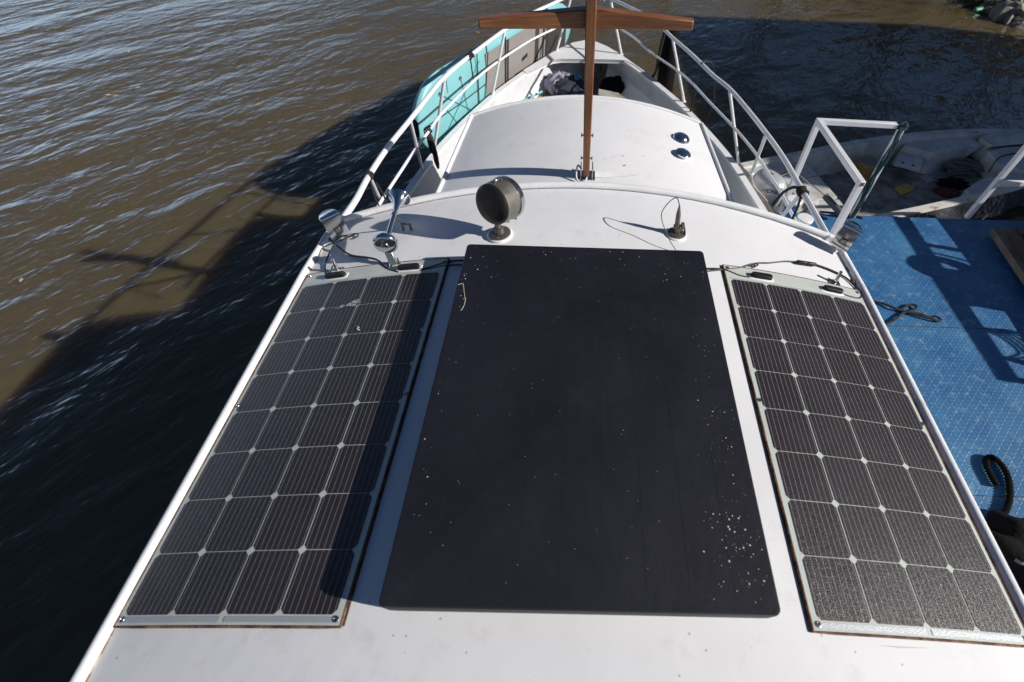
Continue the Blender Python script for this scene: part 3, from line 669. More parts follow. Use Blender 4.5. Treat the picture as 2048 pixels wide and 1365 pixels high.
m = MB(); m.box(ct-upd*(RD+.002)+ax*.03+sd*.02, (.03, .03, .012), None); m.tube([ct-upd*(RD-.03)+ax*.035+sd*.05, ct-upd*(RD-.01)+ax*.045+sd*.06], .006); m.build('latch', STEEL, sl_, bevel=.002)
m = MB(); m.tube([c0+nrm*.095, ct-upd*(RD-.01)], [.015, .018], n=14); m.build('swivel_neck', AGED, sl_)

# ================================================================== TRUMPET HORN
hb = aty(771, 490, 1.60); hb = Vector((hb.x, 1.60, hb.z))
d_ = at(771, 488, .03); he = at(799, 396, .045)
horn = thing('trumpet_horn', onroof(787, 540), 'polished chrome trumpet horn pointing forward, left of the searchlight', 'horn')
ha = (he-d_).normalized(); L_ = (he-d_).length
m = MB(); m.lathe(d_-ha*.012, ha, [(-.006, 0), (-.005, .014), (-.001, .016), (0, .038), (.004, .047), (.010, .0505), (.022, .0505), (.028, .047), (.036, .042), (.04, .012)], 44); m.build('diaphragm_housing', CHROME, horn, smooth=40)
m = MB(); m.lathe(d_, ha, [(.02, .0115), (L_*.55, .0105), (L_*.6, .012)], 24); m.build('horn_tube', CHROME, horn, smooth=50)
m = MB(); pr = [(L_*.58, .0105), (L_*.6, .0145), (L_*.615, .0145), (L_*.63, .011), (L_*.78, .014), (L_*.88, .022), (L_*.95, .034), (L_*.99, .046), (L_, .0485), (L_+.002, .0485), (L_-.001, .045), (L_*.95, .032), (L_*.88, .02), (L_*.78, .012)]
m.lathe(d_, ha, pr, 44); m.build('horn_bell', CHROME, horn, smooth=50)
c1 = onroof(789, 532, 0)
m = MB(); m.box(c1+Z*.004, (.055, .04, .006)); m.build('bracket_foot', STEEL, horn, bevel=.001)
m = MB(); m.beam(c1+Z*.005+Vector((0, 0, 0)), d_+ha*.0-Z*.045, .034, .012, up=(0, 1, 0)); m.build('bracket', STEEL, horn, bevel=.002)
for dx in (-.022, .022):
    m = MB(); m.tube([c1+Vector((dx, .004, .006)), c1+Vector((dx*.8, .012, .035))], .0045, n=8); m.lathe(c1+Vector((dx, .004, .006)), Z, [(0, .009), (.008, .009), (.008, 0)], 6); m.build('bolt', STEEL, horn)
c2 = onroof(815, 461, 0)
m = MB(); m.tube([d_+ha*L_*.6, lerp(d_+ha*L_*.6, c2+Z*.03, .6), c2+Vector((0, 0, .035))], .004, n=8)
m.beam(c2+Vector((-.02, 0, .034)), c2+Vector((.02, 0, .034)), .007, .007); m.build('front_bracket', AGED, horn)
for dx in (-.018, .018):
    m = MB(); m.tube([c2+Vector((dx, 0, 0)), c2+Vector((dx, 0, .036))], .0055, n=8); m.build('bracket_leg', AGED, horn)

# ================================================================== TWO CORNER FLOODLIGHTS
def flood(u, v, yaw, tilt, ax_tilt, label, cen):
    c = onroof(u, v, 0); root = thing('floodlight', c, label, 'floodlight', 'stainless corner floodlights')
    m = MB(); m.lathe(c, Z, [(0, .017), (.004, .017), (.006, .012), (.006, 0)], 18); m.build('foot', WHITE2, root)
    m = MB(); q = cen; m.tube([c+Z*.004, c.lerp(q, .35)], .0075, n=12); m.build('stem', WHITE2, root)
    m = MB(); m.tube([c.lerp(q, .33), c.lerp(q, .55)], .0095, n=12); m.build('swivel', STEEL, root)
    Rm_ = Matrix.Rotation(yaw, 3, 'Z') @ Matrix.Rotation(tilt, 3, 'X') @ Matrix.Rotation(ax_tilt, 3, 'Y')
    # D section: flat back at y=-d, curved front
    D = [(-.042, -.03), (.042, -.03)]+[(.042*cos(a), -.006+.052*sin(a)) for a in [pi*k/14 for k in range(15)]]
    H = .058
    m = MB(); n_ = len(D); mid = [Rm_ @ Vector((x, y, -H+.004))+q for x, y in D]; tp = [Rm_ @ Vector((x, y, H-.008))+q for x, y in D]
    m.add(mid+tp, [(i, (i+1) % n_, (i+1) % n_+n_, i+n_) for i in range(n_)]+[tuple(range(n_))[::-1]]); m.build('lamp_shell', CHROME, root, smooth=30)
    m = MB(); sc = 1.07
    a_ = [Rm_ @ Vector((x*sc, y*sc, H-.008))+q for x, y in D]; b_ = [Rm_ @ Vector((x*sc, y*sc, H))+q for x, y in D]; c_ = [Rm_ @ Vector((x*.9, y*.9, H+.006))+q for x, y in D]
    m.add(a_+b_+c_, [(i, (i+1) % n_, (i+1) % n_+n_, i+n_) for i in range(n_)]+[(i+n_, (i+1) % n_+n_, (i+1) % n_+2*n_, i+2*n_) for i in range(n_)]+[tuple(range(2*n_, 3*n_))]); m.build('top_cap', CHROME, root, smooth=50)
    m = MB(); m.box(q+Rm_ @ Vector((0, -.032, -.012)), (.03, .006, .026), Rm_); m.build('socket_plate', BLACKPL, root, bevel=.001)
    m = MB(); m.box(q+Rm_ @ Vector((0, -.034, -.012)), (.022, .006, .018), Rm_); m.build('socket', STEEL, root, bevel=.001)
    return c
flood(1670, 502, radians(-28), radians(-12), radians(10), 'chrome half-round floodlight on a short white stem at the right front corner of the roof', onroof(1670, 502)+Vector((.012, 0, .088)))
flood(688, 482, radians(38), radians(-12), radians(-6), 'chrome half-round floodlight at the left front corner of the roof, cable tail behind it', onroof(688, 482)+Vector((-.012, .0, .088)))

# ================================================================== BROKEN AERIAL ON RATCHET MOUNT
c0 = onroof(1352, 470, 0); nrm = Vector((c0.x*KR, 0, 1)).normalized()
ant = thing('aerial_mount', c0, 'corroded aerial stub with a looped wire, standing beyond the black panel', 'aerial')
m = MB(); m.lathe(c0, nrm, [(0, .047), (.004, .048), (.008, .044), (.008, 0)], 30); m.build('sealant_ring', WHITE2, ant)
m = MB(); m.lathe(c0+nrm*.008, nrm, [(0, .04), (.004, .041), (.008, .032), (.009, 0)], 30); m.build('base_flange', AGED, ant)
m = MB(); m.box(c0+Z*.026, (.022, .03, .028)); m.build('hinge_block', AGED, ant, bevel=.003)
T = c0+Vector((-.012, .005, .152))
m = MB(); m.tube([c0+Z*.03, c0.lerp(T, .35), c0.lerp(T, .38), c0.lerp(T, .72), c0.lerp(T, .9), T], [.0125, .0135, .0115, .011, .006, .003], n=14); m.build('aerial_stub', AGED, ant)
m = MB(); m.tube([c0+Vector((-.02, 0, .05)), c0+Vector((.026, 0, .05))], .006, n=10); m.lathe(c0+Vector((.014, 0, .05)), (1, 0, 0), [(0, 0), (0, .016), (.012, .016), (.014, .01), (.014, 0)], 20); m.build('ratchet_wheel', AGED, ant)
m = MB(); m.tube([c0+Vector((.026, 0, .05)), c0+Vector((.034, -.004, .03)), c0+Vector((.038, -.01, .006))], [.004, .0035, .0045], n=8); m.build('lever', BLACKPL, ant)
m = MB(); wz = [T, at(1353, 396, .165), at(1337, 406, .15), at(1323, 428, .115), at(1328, 454, .07), at(1340, 482, .03), onroof(1352, 501, .012)]
m.tube(spline(wz, 6), .0022, n=6); m.build('wire', RUBBER, ant)

# ================================================================== FLAG STUDS (stainless pins on square plates)
for (u, v, lab) in ((676, 543, 'stainless pin on a small square plate, between left floodlight and left solar panel'), (1669, 567, 'stainless pin on a small square plate, above the right solar panel')):
    c = onroof(u, v, 0); st = thing('mounting_pin', c, lab, 'mounting pin', 'stainless mounting pins')
    m = MB(); m.box(c+Z*.003, (.05, .04, .005), Matrix.Rotation(math.atan(c.x*KR), 3, 'Y')); m.build('base_plate', STEEL, st, bevel=.001)
    m = MB(); m.tube([c+Z*.004, c+Vector((-.004*(1 if u < 1000 else -1)*1.5, .01, .062))], .0075, n=12); m.build('pin', STEEL, st)
    m = MB(); m.tube([c+Vector((-.026, -.018, .008)), c+Vector((-.026, .02, .012))], .004, n=8); m.build('split_ring', STEEL, st)

# ================================================================== CABLES ON THE ROOF
def cable(px, label, r=.0042, off=.007, mt=RUBBER, name='cable', lift=None, group='black cables on the roof'):
    pts = [onroof(u, v, off+(lift or {}).get(i, 0)) for i, (u, v) in enumerate(px)]
    m = MB(); m.tube(spline(pts, 7), r, n=8); return tag(m.build(name, mt), label, 'cable', group)
cable([(928, 521), (900, 523), (870, 532), (848, 538), (832, 540)], 'black cable from the black panel to the left solar panel')
cable([(927, 530), (895, 531), (860, 538), (840, 542)], 'second thinner black cable tucked under the black panel beside the left solar panel', r=.0035)
cable([(797, 545), (775, 538), (757, 522), (738, 516), (700, 510), (672, 490), (658, 478)], 'long black cable winding from the left solar panel to the left floodlight', r=.0045, lift={2: .006, 3: .012, 5: .02, 6: .03})
cable([(661, 557), (652, 548), (651, 528), (660, 505), (672, 487), (690, 478), (712, 468), (716, 472), (708, 477)], 'thin black cable looping up past the pin to the left floodlight', r=.0035, lift={3: .02, 4: .03, 5: .03, 6: .01})
cable([(1410, 538), (1432, 538), (1452, 541), (1480, 552), (1505, 556), (1516, 558)], 'black cable from the black panel to the right solar panel')
cable([(1414, 543), (1440, 540), (1480, 536), (1510, 527), (1540, 526), (1570, 523), (1594, 524)], 'twisted thin two-core cable crossing the roof to the black inline connector', r=.0032, mt=mat('two_core_cable', (.09, .085, .07), .6))
cable([(1502, 533), (1510, 528), (1516, 530), (1508, 535)], 'small loose loop in the thin two-core cable above the right solar panel', r=.003)
cable([(1632, 530), (1660, 540), (1690, 555), (1712, 575), (1722, 590), (1718, 597), (1700, 594), (1676, 585)], 'black cable curving from the inline connector round to the right roof edge', r=.0045)
ic = onroof(1612, 526, .014); a, b = onroof(1593, 524, .013), onroof(1633, 530, .013)
con = thing('inline_connector', ic, 'short black inline cable connector lying on the right front of the roof', 'cable connector')
m = MB(); m.tube([a, a.lerp(b, .05), a.lerp(b, .46), a.lerp(b, .48)], [.006, .0095, .0095, .006], n=12); m.build('plug', BLACKPL, con)
m = MB(); m.tube([a.lerp(b, .47), a.lerp(b, .52), a.lerp(b, .9), b], [.0075, .0095, .009, .005], n=12); m.build('socket', BLACKPL, con)
# dark drips and scuffs on the roof
m = MB()
for q in ([(1754, 1291), (1800, 1294), (1862, 1297), (1800, 1297)], ): poly(m, q, .002)
m.build('scuff_mark', mat('faint_scuff', (.5, .48, .46), .6), roofo, smooth=0)
m = MB()
for (u, v) in ((1691, 519), (1697, 540), (1706, 562), (1712, 580)): 
    m = MB(); c = onroof(u, v, .004); m.blob(c, (.006, .016, .004), n=5, seed=u); m.build('rust_stain', SEAL, roofo)

# ================================================================== MAST WITH CROSSARM
mb = on(1172, 352, fcz, 0)
mast = thing('wooden_mast', mb, 'varnished square wooden mast with a tapered crossarm, standing on the fore cabin roof', 'mast')
RAKE = Vector((-.012, -.12, 1)).normalized()
def mp(h): return mb+RAKE*h
def woodbeam(name, a, b, w0, t0, w1, t1, up, parent, bev=.006):
    m = MB(); m.beam(a, b, w0, t0, up=up, wx2=w1, wz2=t1); o = m.build(name, WOOD, parent, bevel=bev)
    ul = o.data.uv_layers.new(name='grain'); d = (b-a).normalized(); x = d.cross(Vector(up)).normalized(); u2 = x.cross(d)
    for l_ in o.data.loops: 
        p = o.data.vertices[l_.vertex_index].co-a; ul.data[l_.index].uv = (p.dot(d), p.dot(x)*1.0+p.dot(u2)*1.7)
    return o
# height at which the mast is level with the crossarm in the photo
def proj(p):
    q = p-CAM; dz = q.dot(FW); return PPX+FPX*q.dot(RT)/dz, PPY-FPX*q.dot(UPV)/dz
hA = .1
while proj(mp(hA))[1] > 40 and hA < 3: hA += .005
woodbeam('mast_pole', mp(.02), mp(hA+.32), .039, .08, .053, .07, (0, 1, 0), mast)
ca = mp(hA)+Vector((0, .03, 0))
dep = (ca-CAM).dot(FW)
eL = CAM+ray(957, 46)*(dep*.99); eR = CAM+ray(1386, 49)*(dep*.99)
woodbeam('crossarm', ca, eL, .06, .08, .045, .04, (0, 0, 1), mast)
woodbeam('crossarm', ca, eR, .06, .08, .045, .04, (0, 0, 1), mast)
m = MB(); m.beam(mb+Vector((-.032, 0, .0)), mb+Vector((-.032, 0, .07)), .006, .085, up=(0, 1, 0)); m.beam(mb+Vector((.037, 0, .0)), mb+Vector((.037, 0, .07)), .006, .085, up=(0, 1, 0))
m.box(mb+Z*.003, (.11, .1, .006)); m.build('mast_foot_bracket', STEEL, mast, bevel=.001)
for u, v in ((1172, 272), (1172, 317)):
    h = 0
    while proj(mp(h))[1] > v: h += .003
    p = mp(h); m = MB(); m.tube([p+Vector((-.034, 0, 0)), p+Vector((.034, 0, 0))], .0045, n=8)
    for s_ in (-1, 1): m.box(p+Vector((.032*s_, 0, 0)), (.005, .022, .010)); m.box(p+Vector((.032*s_, 0, 0)), (.005, .009, .02))
    m.build('wing_bolt', AGED, mast)
bl = mp(hA+.1)+Vector((.05, .02, 0))
m = MB(); m.lathe(bl-Vector((.012, 0, 0)), (1, 0, 0), [(0, 0), (0, .03), (.007, .032), (.008, .02), (.016, .02), (.017, .032), (.024, .03), (.024, 0)], 24); m.build('pulley_block', CHROME, mast)
bl2 = mp(hA+.1)+Vector((-.05, .03, 0))
m = MB(); m.lathe(bl2-Vector((.012, 0, 0)), (1, 0, 0), [(0, 0), (0, .026), (.007, .028), (.008, .018), (.016, .018), (.017, .028), (.024, .026), (.024, 0)], 24); m.build('pulley_block', BLACKPL, mast)
pts = [mb+Vector((-.03, -.01, .05)), mb+Vector((-.05, -.02, .08)), mb+Vector((-.06, -.04, .04)), mb+Vector((-.05, -.07, .01)), mb+Vector((-.01, -.08, .008)), mb+Vector((.005, -.05, .02))]
m = MB(); m.tube(spline(pts, 6), .0055, n=8); tag(m.build('short_rope', mat('clean_white_rope', (.62, .6, .57), .8, bump=.6, bscale=200)), 'short loop of white rope tied at the foot of the mast', 'rope')

# ================================================================== PADDLEBOARD
A = Vector((-1.585, 4.33, 0)); B = Vector((-.25, 7.74, 0)); bd = (B-A).normalized(); LB = (B-A).length; bn = Vector((-bd.y, bd.x, .10)).normalized()
if bn.x > 0: bn = -bn
bu = Vector((0, 0, 1)); bu = (bu-bn*bn.dot(bu)).normalized()
pb = thing('paddleboard', A.lerp(B, .5)+Z*-1.15, 'turquoise paddleboard with grey deck pad hung on edge outside the left bow rail', 'paddleboard')
def bz(t): return lerp(-.90, -1.06, t)
def bhalf(t):
    e = min(t/.14, 1); f = min((1-t)/.22, 1)
    return .385*(1-(1-e)**2.4)**.55*(1-(1-f)**2.2)**.6
def bp_(t, h, off):  # t along, h across -1..1, off through the thickness (positive = inboard side)
    p = A.lerp(B, t); p.z = bz(t); return p + bu*h*bhalf(t) - bn*off
m = MB(); rows = []
nt_ = 44
for i in range(nt_+1):
    t = .004+.992*(1-cos(pi*i/nt_))/2; ring = []
    for k in range(20):
        a = 2*pi*k/20; c_, s_ = cos(a), sin(a); h = math.copysign(abs(c_)**.7, c_); o_ = math.copysign(abs(s_)**.5, s_)*.055*min(1, (bhalf(t)/.2)**.5)
        ring.append(bp_(t, h, o_))
    rows.append(ring+[ring[0]])
m.grid(rows); board = m.build('board_body', TURQ, pb, smooth=60)
def pad(name, t0, t1, h, mt, rnd_=.0, off=.0585):
    m = MB(); R_ = []
    for i in range(13):
        t = lerp(t0, t1, i/12); k = h
        if i == 0: k = h*(1-rnd_)
        R_.append([bp_(t, lerp(-k, k, j/8), off) for j in range(9)])
    m.grid(R_); m.build(name, mt, pb, smooth=0)
pad('deck_pad', .335, .46, .82, PADG); pad('deck_pad', .475, .66, .84, PADG); pad('deck_pad', .69, .72, .84, PADG); pad('deck_pad', .735, .75, .84, PADG); pad('deck_pad', .765, .93, .85, PADD)
pad('pad_stripe', .462, .473, .84, PADD); pad('pad_stripe', .662, .688, .84, PADD); pad('pad_stripe', .722, .733, .84, PADD); pad('pad_stripe', .752, .763, .84, PADD)
m = MB(); m.grid([[bp_(.565+i*.02, -.05+j*.11+i*.03, .061) for j in range(2)] for i in range(3)]); m.build('carry_handle', RUBBER, pb, smooth=0)
m = MB()
for a_, b_ in (((.10, .55), (.30, -.75)), ((.10, -.6), (.30, .75)), ((.12, .1), (.20, -.85)), ((.2, .6), (.24, -.85))): m.tube([bp_(a_[0], a_[1], .062), bp_(b_[0], b_[1], .062)], .003, n=6)
m.build('bungee_cord', mat('teal_bungee', (.03, .22, .25), .7), pb)
m = MB(); m.tube([bp_(.285, h, .066) for h in (-.95, -.5, 0, .5, .95)]+[bp_(.285, 1.02, 0)], .006, n=8); m.tube([bp_(.02, .02, .065), bp_(.18, .0, .067), bp_(.33, .05, .067)], .005, n=6); m.tube([bp_(.45, h, .063) for h in (-.9, 0, .95)], .009, n=6); m.build('black_strap', RUBBER, pb)
for t, h in ((.10, .55), (.10, -.6), (.2, .6), (.12, .1)):
    m = MB(); m.lathe(bp_(t, h, .055), -bn, [(0, .02), (.006, .018), (.012, .008), (.012, 0)], 14); m.build('bungee_ring', CHROME, pb)

# ================================================================== THINGS IN THE BOW WELL
def heap(name, cz, px, mt, label, cat, seed, r, noise=.35):
    c = at(*px, cz); m = MB(); m.blob(c, r, n=18, noise=noise, seed=seed); return tag(m.build(name, mt), label, cat)
heap('jacket', sc(-1.0), (1118, 168), CLOTHL, 'crumpled lavender grey jacket heaped against the left side of the bow well', 'jacket', 5, (.18, .2, .12), .26)
heap('folded_cloth', sc(-1.02), (1140, 180), CLOTHD, 'dark navy cloth bundle lying in front of the mast foot in the bow well', 'cloth', 11, (.22, .2, .14), .26)
heap('folded_cloth', sc(-1.12), (1128, 192), CLOTHD, 'dark navy trousers crumpled lowest on the bow well floor, left of the grey case', 'cloth', 21, (.16, .14, .1), .3)
heap('duffel_bag', sc(-1.05), (1226, 172), BAGM, 'black soft bag slumped to the right of the charcoal case in the bow well', 'bag', 8, (.16, .17, .1), .2)
cs = thing('charcoal_case', at(1190, 190, sc(-1.26)), 'charcoal hard case with a slot handle, standing upright behind the mast in the bow well', 'case')
f0 = at(1192, 188, sc(-1.24)); bx = Vector((1, .12, 0)).normalized(); bz_ = Vector((.03, .45, 1)).normalized()
def cp(x, z, o=0): return f0+bx*x+bz_*z+bx.cross(bz_)*o
ol = [(-.17, 0), (.13, 0), (.17, .08), (.17, .30), (.10, .40), (-.10, .43), (-.17, .36)]
m = MB(); m.prism([cp(x, z, .06) for x, z in ol], bx.cross(bz_)*-.12); m.build('case_shell', GREYPL, cs, bevel=.02, bseg=3)
m = MB(); m.prism([cp(x, z, .064) for x, z in ((.02, .27), (.045, .27), (.045, .33), (.02, .33))], bx.cross(bz_)*-.01); m.build('slot', RUBBER, cs)
for x, z in ((.01, .2), (.10, .12), (-.01, .04)):
    m = MB(); m.lathe(cp(x, z, .06), bx.cross(bz_), [(0, .01), (.004, .008), (.006, 0)], 10); m.build('rivet', CHROME, cs)
m = MB(); c = at(1154, 152, sc(-.87)); m.box(c, (.06, .012, .10), Matrix.Rotation(-.6, 3, 'X')); tag(m.build('mobile_phone', [PHOTO_BLUE], bevel=.006), 'small glossy phone reflecting blue sky on top of the dark cloth heap', 'phone')
m = MB(); m.prism([at(u, v, -1.2) for u, v in ((1197, 183), (1236, 191), (1253, 203), (1225, 203), (1196, 196))][::-1], (0, 0, .03)); tag(m.build('pale_board', PALEB, bevel=.003), 'pale rust-edged board lying on the deck right of the charcoal case', 'board')
tq = at(1046, 202, sc(-1.0)); t2 = at(1100, 176, sc(-1.05))
pd_ = thing('paddle', tq, 'paddle with turquoise shaft lying against the left inside of the bow well', 'paddle')
m = MB(); m.tube([tq, t2], .014, n=10); m.build('shaft', TURQ, pd_)
m = MB(); m.tube([t2, at(1120, 168, sc(-1.06))], .016, n=10); m.build('grip', RUBBER, pd_)
m = MB(); m.tube([at(1064, 205, sc(-1.05)), at(1105, 180, sc(-1.1))], .014, n=10); tag(m.build('wooden_pole', mat('orange_wood', (.42, .2, .08), .5)), 'orange wooden pole lying beside the turquoise paddle shaft in the bow', 'pole')

# ================================================================== ROPES AND FENDERS ON THE RIGHT BOW
def rope(pts, r, mt, label, cat='rope', name='rope', group=None):
    m = MB(); m.tube(spline(pts, 7), r, n=8); return tag(m.build(name, mt), label, cat, group)
a = at(1313, 140, ZB+.03)
rope([on(1331, 58, rzf), at(1318, 110, sc(-.5)), a, at(1303, 158, sc(-.9)), at(1291, 182, sc(-1.1)), at(1280, 204, sc(-1.22))], .017, ROPEB, 'thick black mooring line dropping over the right bulwark into the bow, nearer the bow tip')
rope([at(1349, 120, sc(-.75)), at(1334, 160, ZB+.02), at(1327, 172, sc(-.85)), at(1312, 181, sc(-1.0)), at(1300, 190, sc(-1.1)), at(1292, 203, sc(-1.2)), at(1303, 210, sc(-1.22))], .016, ROPEB, 'black rope curling over the right bulwark, second from the bow tip')
lo = [on(1403, 128, rzf, .01), at(1396, 150, sc(-.42)), at(1389, 190, sc(-.62)), at(1380, 225, sc(-.8)), at(1375, 236, sc(-.9))]
rope(lo, .009, ROPEB, 'thin dark rope looped over the right top rail and down to the bulwark, inner strand')
rope([on(1403, 127, rzf, .018), at(1418, 124, sc(-.24)), at(1427, 140, sc(-.35)), at(1428, 200, sc(-.7)), at(1421, 222, sc(-.9)), at(1412, 243, sc(-1.1))], .0075, ROPEB, 'thin dark rope hanging outside the right top rail, outer strand of the loop')
m = MB(); c = Vector((bw(5.95)+.13, 5.95, -.5)); m.lathe(c, (0.02, 0, -1), [(0, 0), (.01, .05), (.05, .085), (.12, .1), (.7, .1), (.78, .08), (.82, 0)], 20); tag(m.build('boat_fender', BAGM), 'black fender hanging outside the right bow rail below the crossarm', 'fender')
# black ties round the rails
def wrap(p, r, h, n, mt=RUBBER, ax_=(0, 0, 1), name='tie'):
    m = MB(); t = Vector(ax_).normalized(); x = t.orthogonal().normalized(); y = t.cross(x)
    m.tube([Vector(p)+t*(h*k/(n*10)-h/2)+(x*cos(k*.628)+y*sin(k*.628))*(r+.003*sin(k*1.7)) for k in range(n*10)], .006, n=6); return m
dr = (lp[3]-lp[2]).normalized()
m = wrap(lp[2], .02, .05, 4, ax_=dr); m.tube(spline([lp[2], lp[2]+Vector((.0, -.02, -.15)), lp[2]+Vector((.03, -.02, -.22)), lp[2]+Vector((.05, 0, -.15)), lp[2]+Vector((.02, .01, -.05))], 5), .006, n=6); tag(m.build('rope_tie', ROPEB), 'black rope tie round the left rail nearest the wheelhouse', 'rope tie')
m = wrap(lp[7]+Vector((0, 0, 0)), .022, .09, 5, ax_=lp[8]-lp[7]); m.tube([lp[7], lp[7]-Z*.1, lp[7]-Z*.2], .006); tag(m.build('rope_tie', ROPEB), 'black tie holding the paddleboard to the left top rail midway', 'rope tie')
cm = on(856, 262, mzf); m = wrap(cm, .024, .07, 4, ax_=(1, 1, .2)); m.blob(cm+Vector((.0, 0, -.1)), (.025, .04, .1), n=10, noise=.3, seed=2); m.blob(cm+Vector((.01, .02, -.24)), (.02, .03, .12), n=10, noise=.3, seed=3); tag(m.build('rope_bundle', ROPEB), 'black knotted rope bundle hanging at the near end of the paddleboard', 'rope bundle')
cm = on(1605, 385, rzf); m = wrap(cm, .024, .08, 5, ax_=(rp[1]-rp[2])); m.tube(spline([cm, cm+Vector((-.03, .05, -.0)), cm+Vector((-.05, .12, -.08)), cm+Vector((-.07, .16, -.2))], 5), .009, n=8); m.tube(spline([cm, cm+Vector((.01, 0, -.2)), cm+Vector((-.02, .02, -.6))], 5), .008, n=8)
tag(m.build('rope_tie', ROPEB), 'thick black rope knotted round the right rail beside the blue bollards', 'rope tie')

# ================================================================== PONTOON
ZP = -1.5
YF = at(1740, 432, ZP).y
pon = thing('pontoon', (3, 1, ZW), 'blue painted checker plate pontoon alongside the boat', 'pontoon')
m = MB(); m.box((3.62, YF/2-2, ZP-.05), (3.9, YF+4, .1)); m.build('tread_deck', TREAD, pon, smooth=0, bevel=.004)
m = MB(); m.box((3.6, YF/2-2, ZP-.38), (3.7, YF+3.6, .5)); m.build('float_tank', mat('rusty_blue_tank', (.03, .08, .16), .6, dirt=(.1, .04, .02), dscale=3, damt=.8), pon, smooth=0)
for y in (1.2, 2.6):
    m = MB(); m.box((3.6, y, ZP+.0015), (3.8, .004, .002)); m.build('plate_joint', SEALD, pon, smooth=0)
# twin bollards
for (u, v, lab) in ((1590, 399, 'blue bollard with white cap, the far one of the pair'), (1611, 436, 'blue bollard with white cap, the near one of the pair')):
    c = at(u, v, ZP+.34); c.z = ZP
    bo = thing('bollard', c, lab+' beside the boat rail', 'bollard', 'blue mooring bollards')
    m = MB(); m.lathe(c, Z, [(0, .06), (.32, .06)], 24); m.lathe(c, Z, [(0, .085), (.012, .085), (.014, .06)], 24); m.build('post', BLUEP, bo)
    m = MB(); m.lathe(c, Z, [(.318, .06), (.32, .071), (.338, .071), (.343, .066), (.344, 0)], 28); m.build('cap', WHITE2, bo)
# white handrail frame of square tube
ZH = -.57
A_ = at(1637, 243, ZH); B_ = at(1806, 252, ZH); C_ = at(1722, 366, ZH)
fr = thing('handrail_frame', (A_.x, A_.y, ZP), 'white square tube handrail frame at the far left corner of the pontoon', 'handrail')
for p in (A_, B_, C_):
    m = MB(); m.beam((p.x, p.y, ZP+.002), (p.x, p.y, ZH-.022), .044, .044, up=(0, 1, 0)); m.build('post', FRAMEW, fr, bevel=.004)
m = MB(); m.beam(A_-Vector((.022, 0, 0)), B_+Vector((.022, 0, 0)), .044, .042); m.build('top_bar', FRAMEW, fr, bevel=.004)
m = MB(); m.beam(A_-Vector((0, .023, 0)), C_-Vector((0, .022, 0)), .044, .0425); m.build('top_bar', FRAMEW, fr, bevel=.004)
m = MB(); m.box((C_.x, C_.y-.022-.0015, ZH), (.03, .004, .028)); m.build('open_end', SEAL, fr, bevel=.004)
# teal rope lashed on the outer post
tops = []
for k in range(6):
    p = Vector((B_.x-.03+.012*(k % 3), B_.y-.03-.008*(k//3), 0)); a0 = random.uniform(0, 6)
    tops.append([B_+Vector((-.02, -.01, .03)), p+Z*(ZH-.01)]+[p+Vector((.012*sin(a0+j), .012*cos(a0+j*1.3), ZH-.06-j*.11)) for j in range(7)]+[p+Z*(ZP+.02)])
m = MB()
for t in tops: m.tube(spline(t, 4), .0075, n=6)
for k in range(24): a0 = k*.9; m.blob(B_+Vector((-.015+.03*sin(a0*2.1), -.01+.02*cos(a0), .005+.02*sin(a0*1.3))), (.016, .016, .012), n=4, seed=k)
tag(m.build('lashed_rope', ROPEG), 'dark teal and white rope lashed down the outer post of the white frame', 'rope')
rope([at(1640, 424, ZP+.01), at(1700, 430, ZP+.012), at(1725, 437, ZP+.01)], .011, ROPEB, 'short black rope end lying on the pontoon beneath the white frame')
# second white railing, to the right
fr2 = thing('handrail_frame', at(1933, 437, ZP), 'white railing with one slanting post at the far right edge of the pontoon', 'handrail')
p0 = at(1933, 436, ZP); tp = aty(2060, 286, p0.y)
m = MB(); m.beam(p0+Z*.002, tp, .045, .045, up=(0, 1, 0)); m.build('post', FRAMEW, fr2, bevel=.004)
q0 = p0.lerp(tp, .47)+Vector((.02, .03, 0)); m = MB(); m.beam(q0, q0+Vector((1.1, .06, -.0)), .044, .044); m.build('mid_bar', FRAMEW, fr2, bevel=.004)
m = MB(); m.beam(tp, tp+Vector((1.2, .05, 0)), .044, .044); m.build('top_bar', FRAMEW, fr2, bevel=.004)
# black rope on the pontoon
r_ = [(1738, 602), (1765, 607), (1790, 617), (1805, 622), (1830, 630), (1860, 637), (1876, 643), (1880, 638), (1870, 633), (1858, 635), (1840, 628), (1815, 624), (1800, 622), (1818, 610), (1832, 612), (1828, 620), (1805, 627), (1790, 640), (1760, 654)]
rope([at(u, v, ZP+.012+.006*(i % 3)) for i, (u, v) in enumerate(r_)], .0095, ROPEB, 'thin black knotted rope lying on the blue checker plate right of the roof')
# dark bag and corrugated hose, bottom right
bag = thing('black_bag', at(2020, 1120, ZP), 'black cloth bag slumped on the pontoon at the lower right edge', 'bag')
c = at(2010, 1110, ZP+.06)
m = MB(); m.blob(c+Vector((.12, -.12, 0)), (.30, .36, .13), n=20, noise=.3, seed=31); m.blob(c+Vector((-.05, -.02, -.04)), (.15, .17, .08), n=14, noise=.3, seed=12); m.build('bag_body', BAGM, bag)
m = MB(); pts = spline([at(2030, 1120, ZP+.22), at(2045, 1128, ZP+.23), at(2060, 1122, ZP+.22)], 6); m.tube(pts, .008, n=6); m.build('tag_strap', mat('grey_scribble', (.1, .1, .1), .6), bag)
m = MB(); hp = spline([at(1994, 972, ZP+.024), at(1984, 955, ZP+.024), at(1973, 932, ZP+.024), at(1974, 918, ZP+.024), at(1986, 916, ZP+.024), at(2003, 930, ZP+.024), at(2016, 955, ZP+.024), at(2020, 985, ZP+.024), at(2016, 1010, ZP+.024), at(2005, 1035, ZP+.024), at(1996, 1046, ZP+.024)], 9)
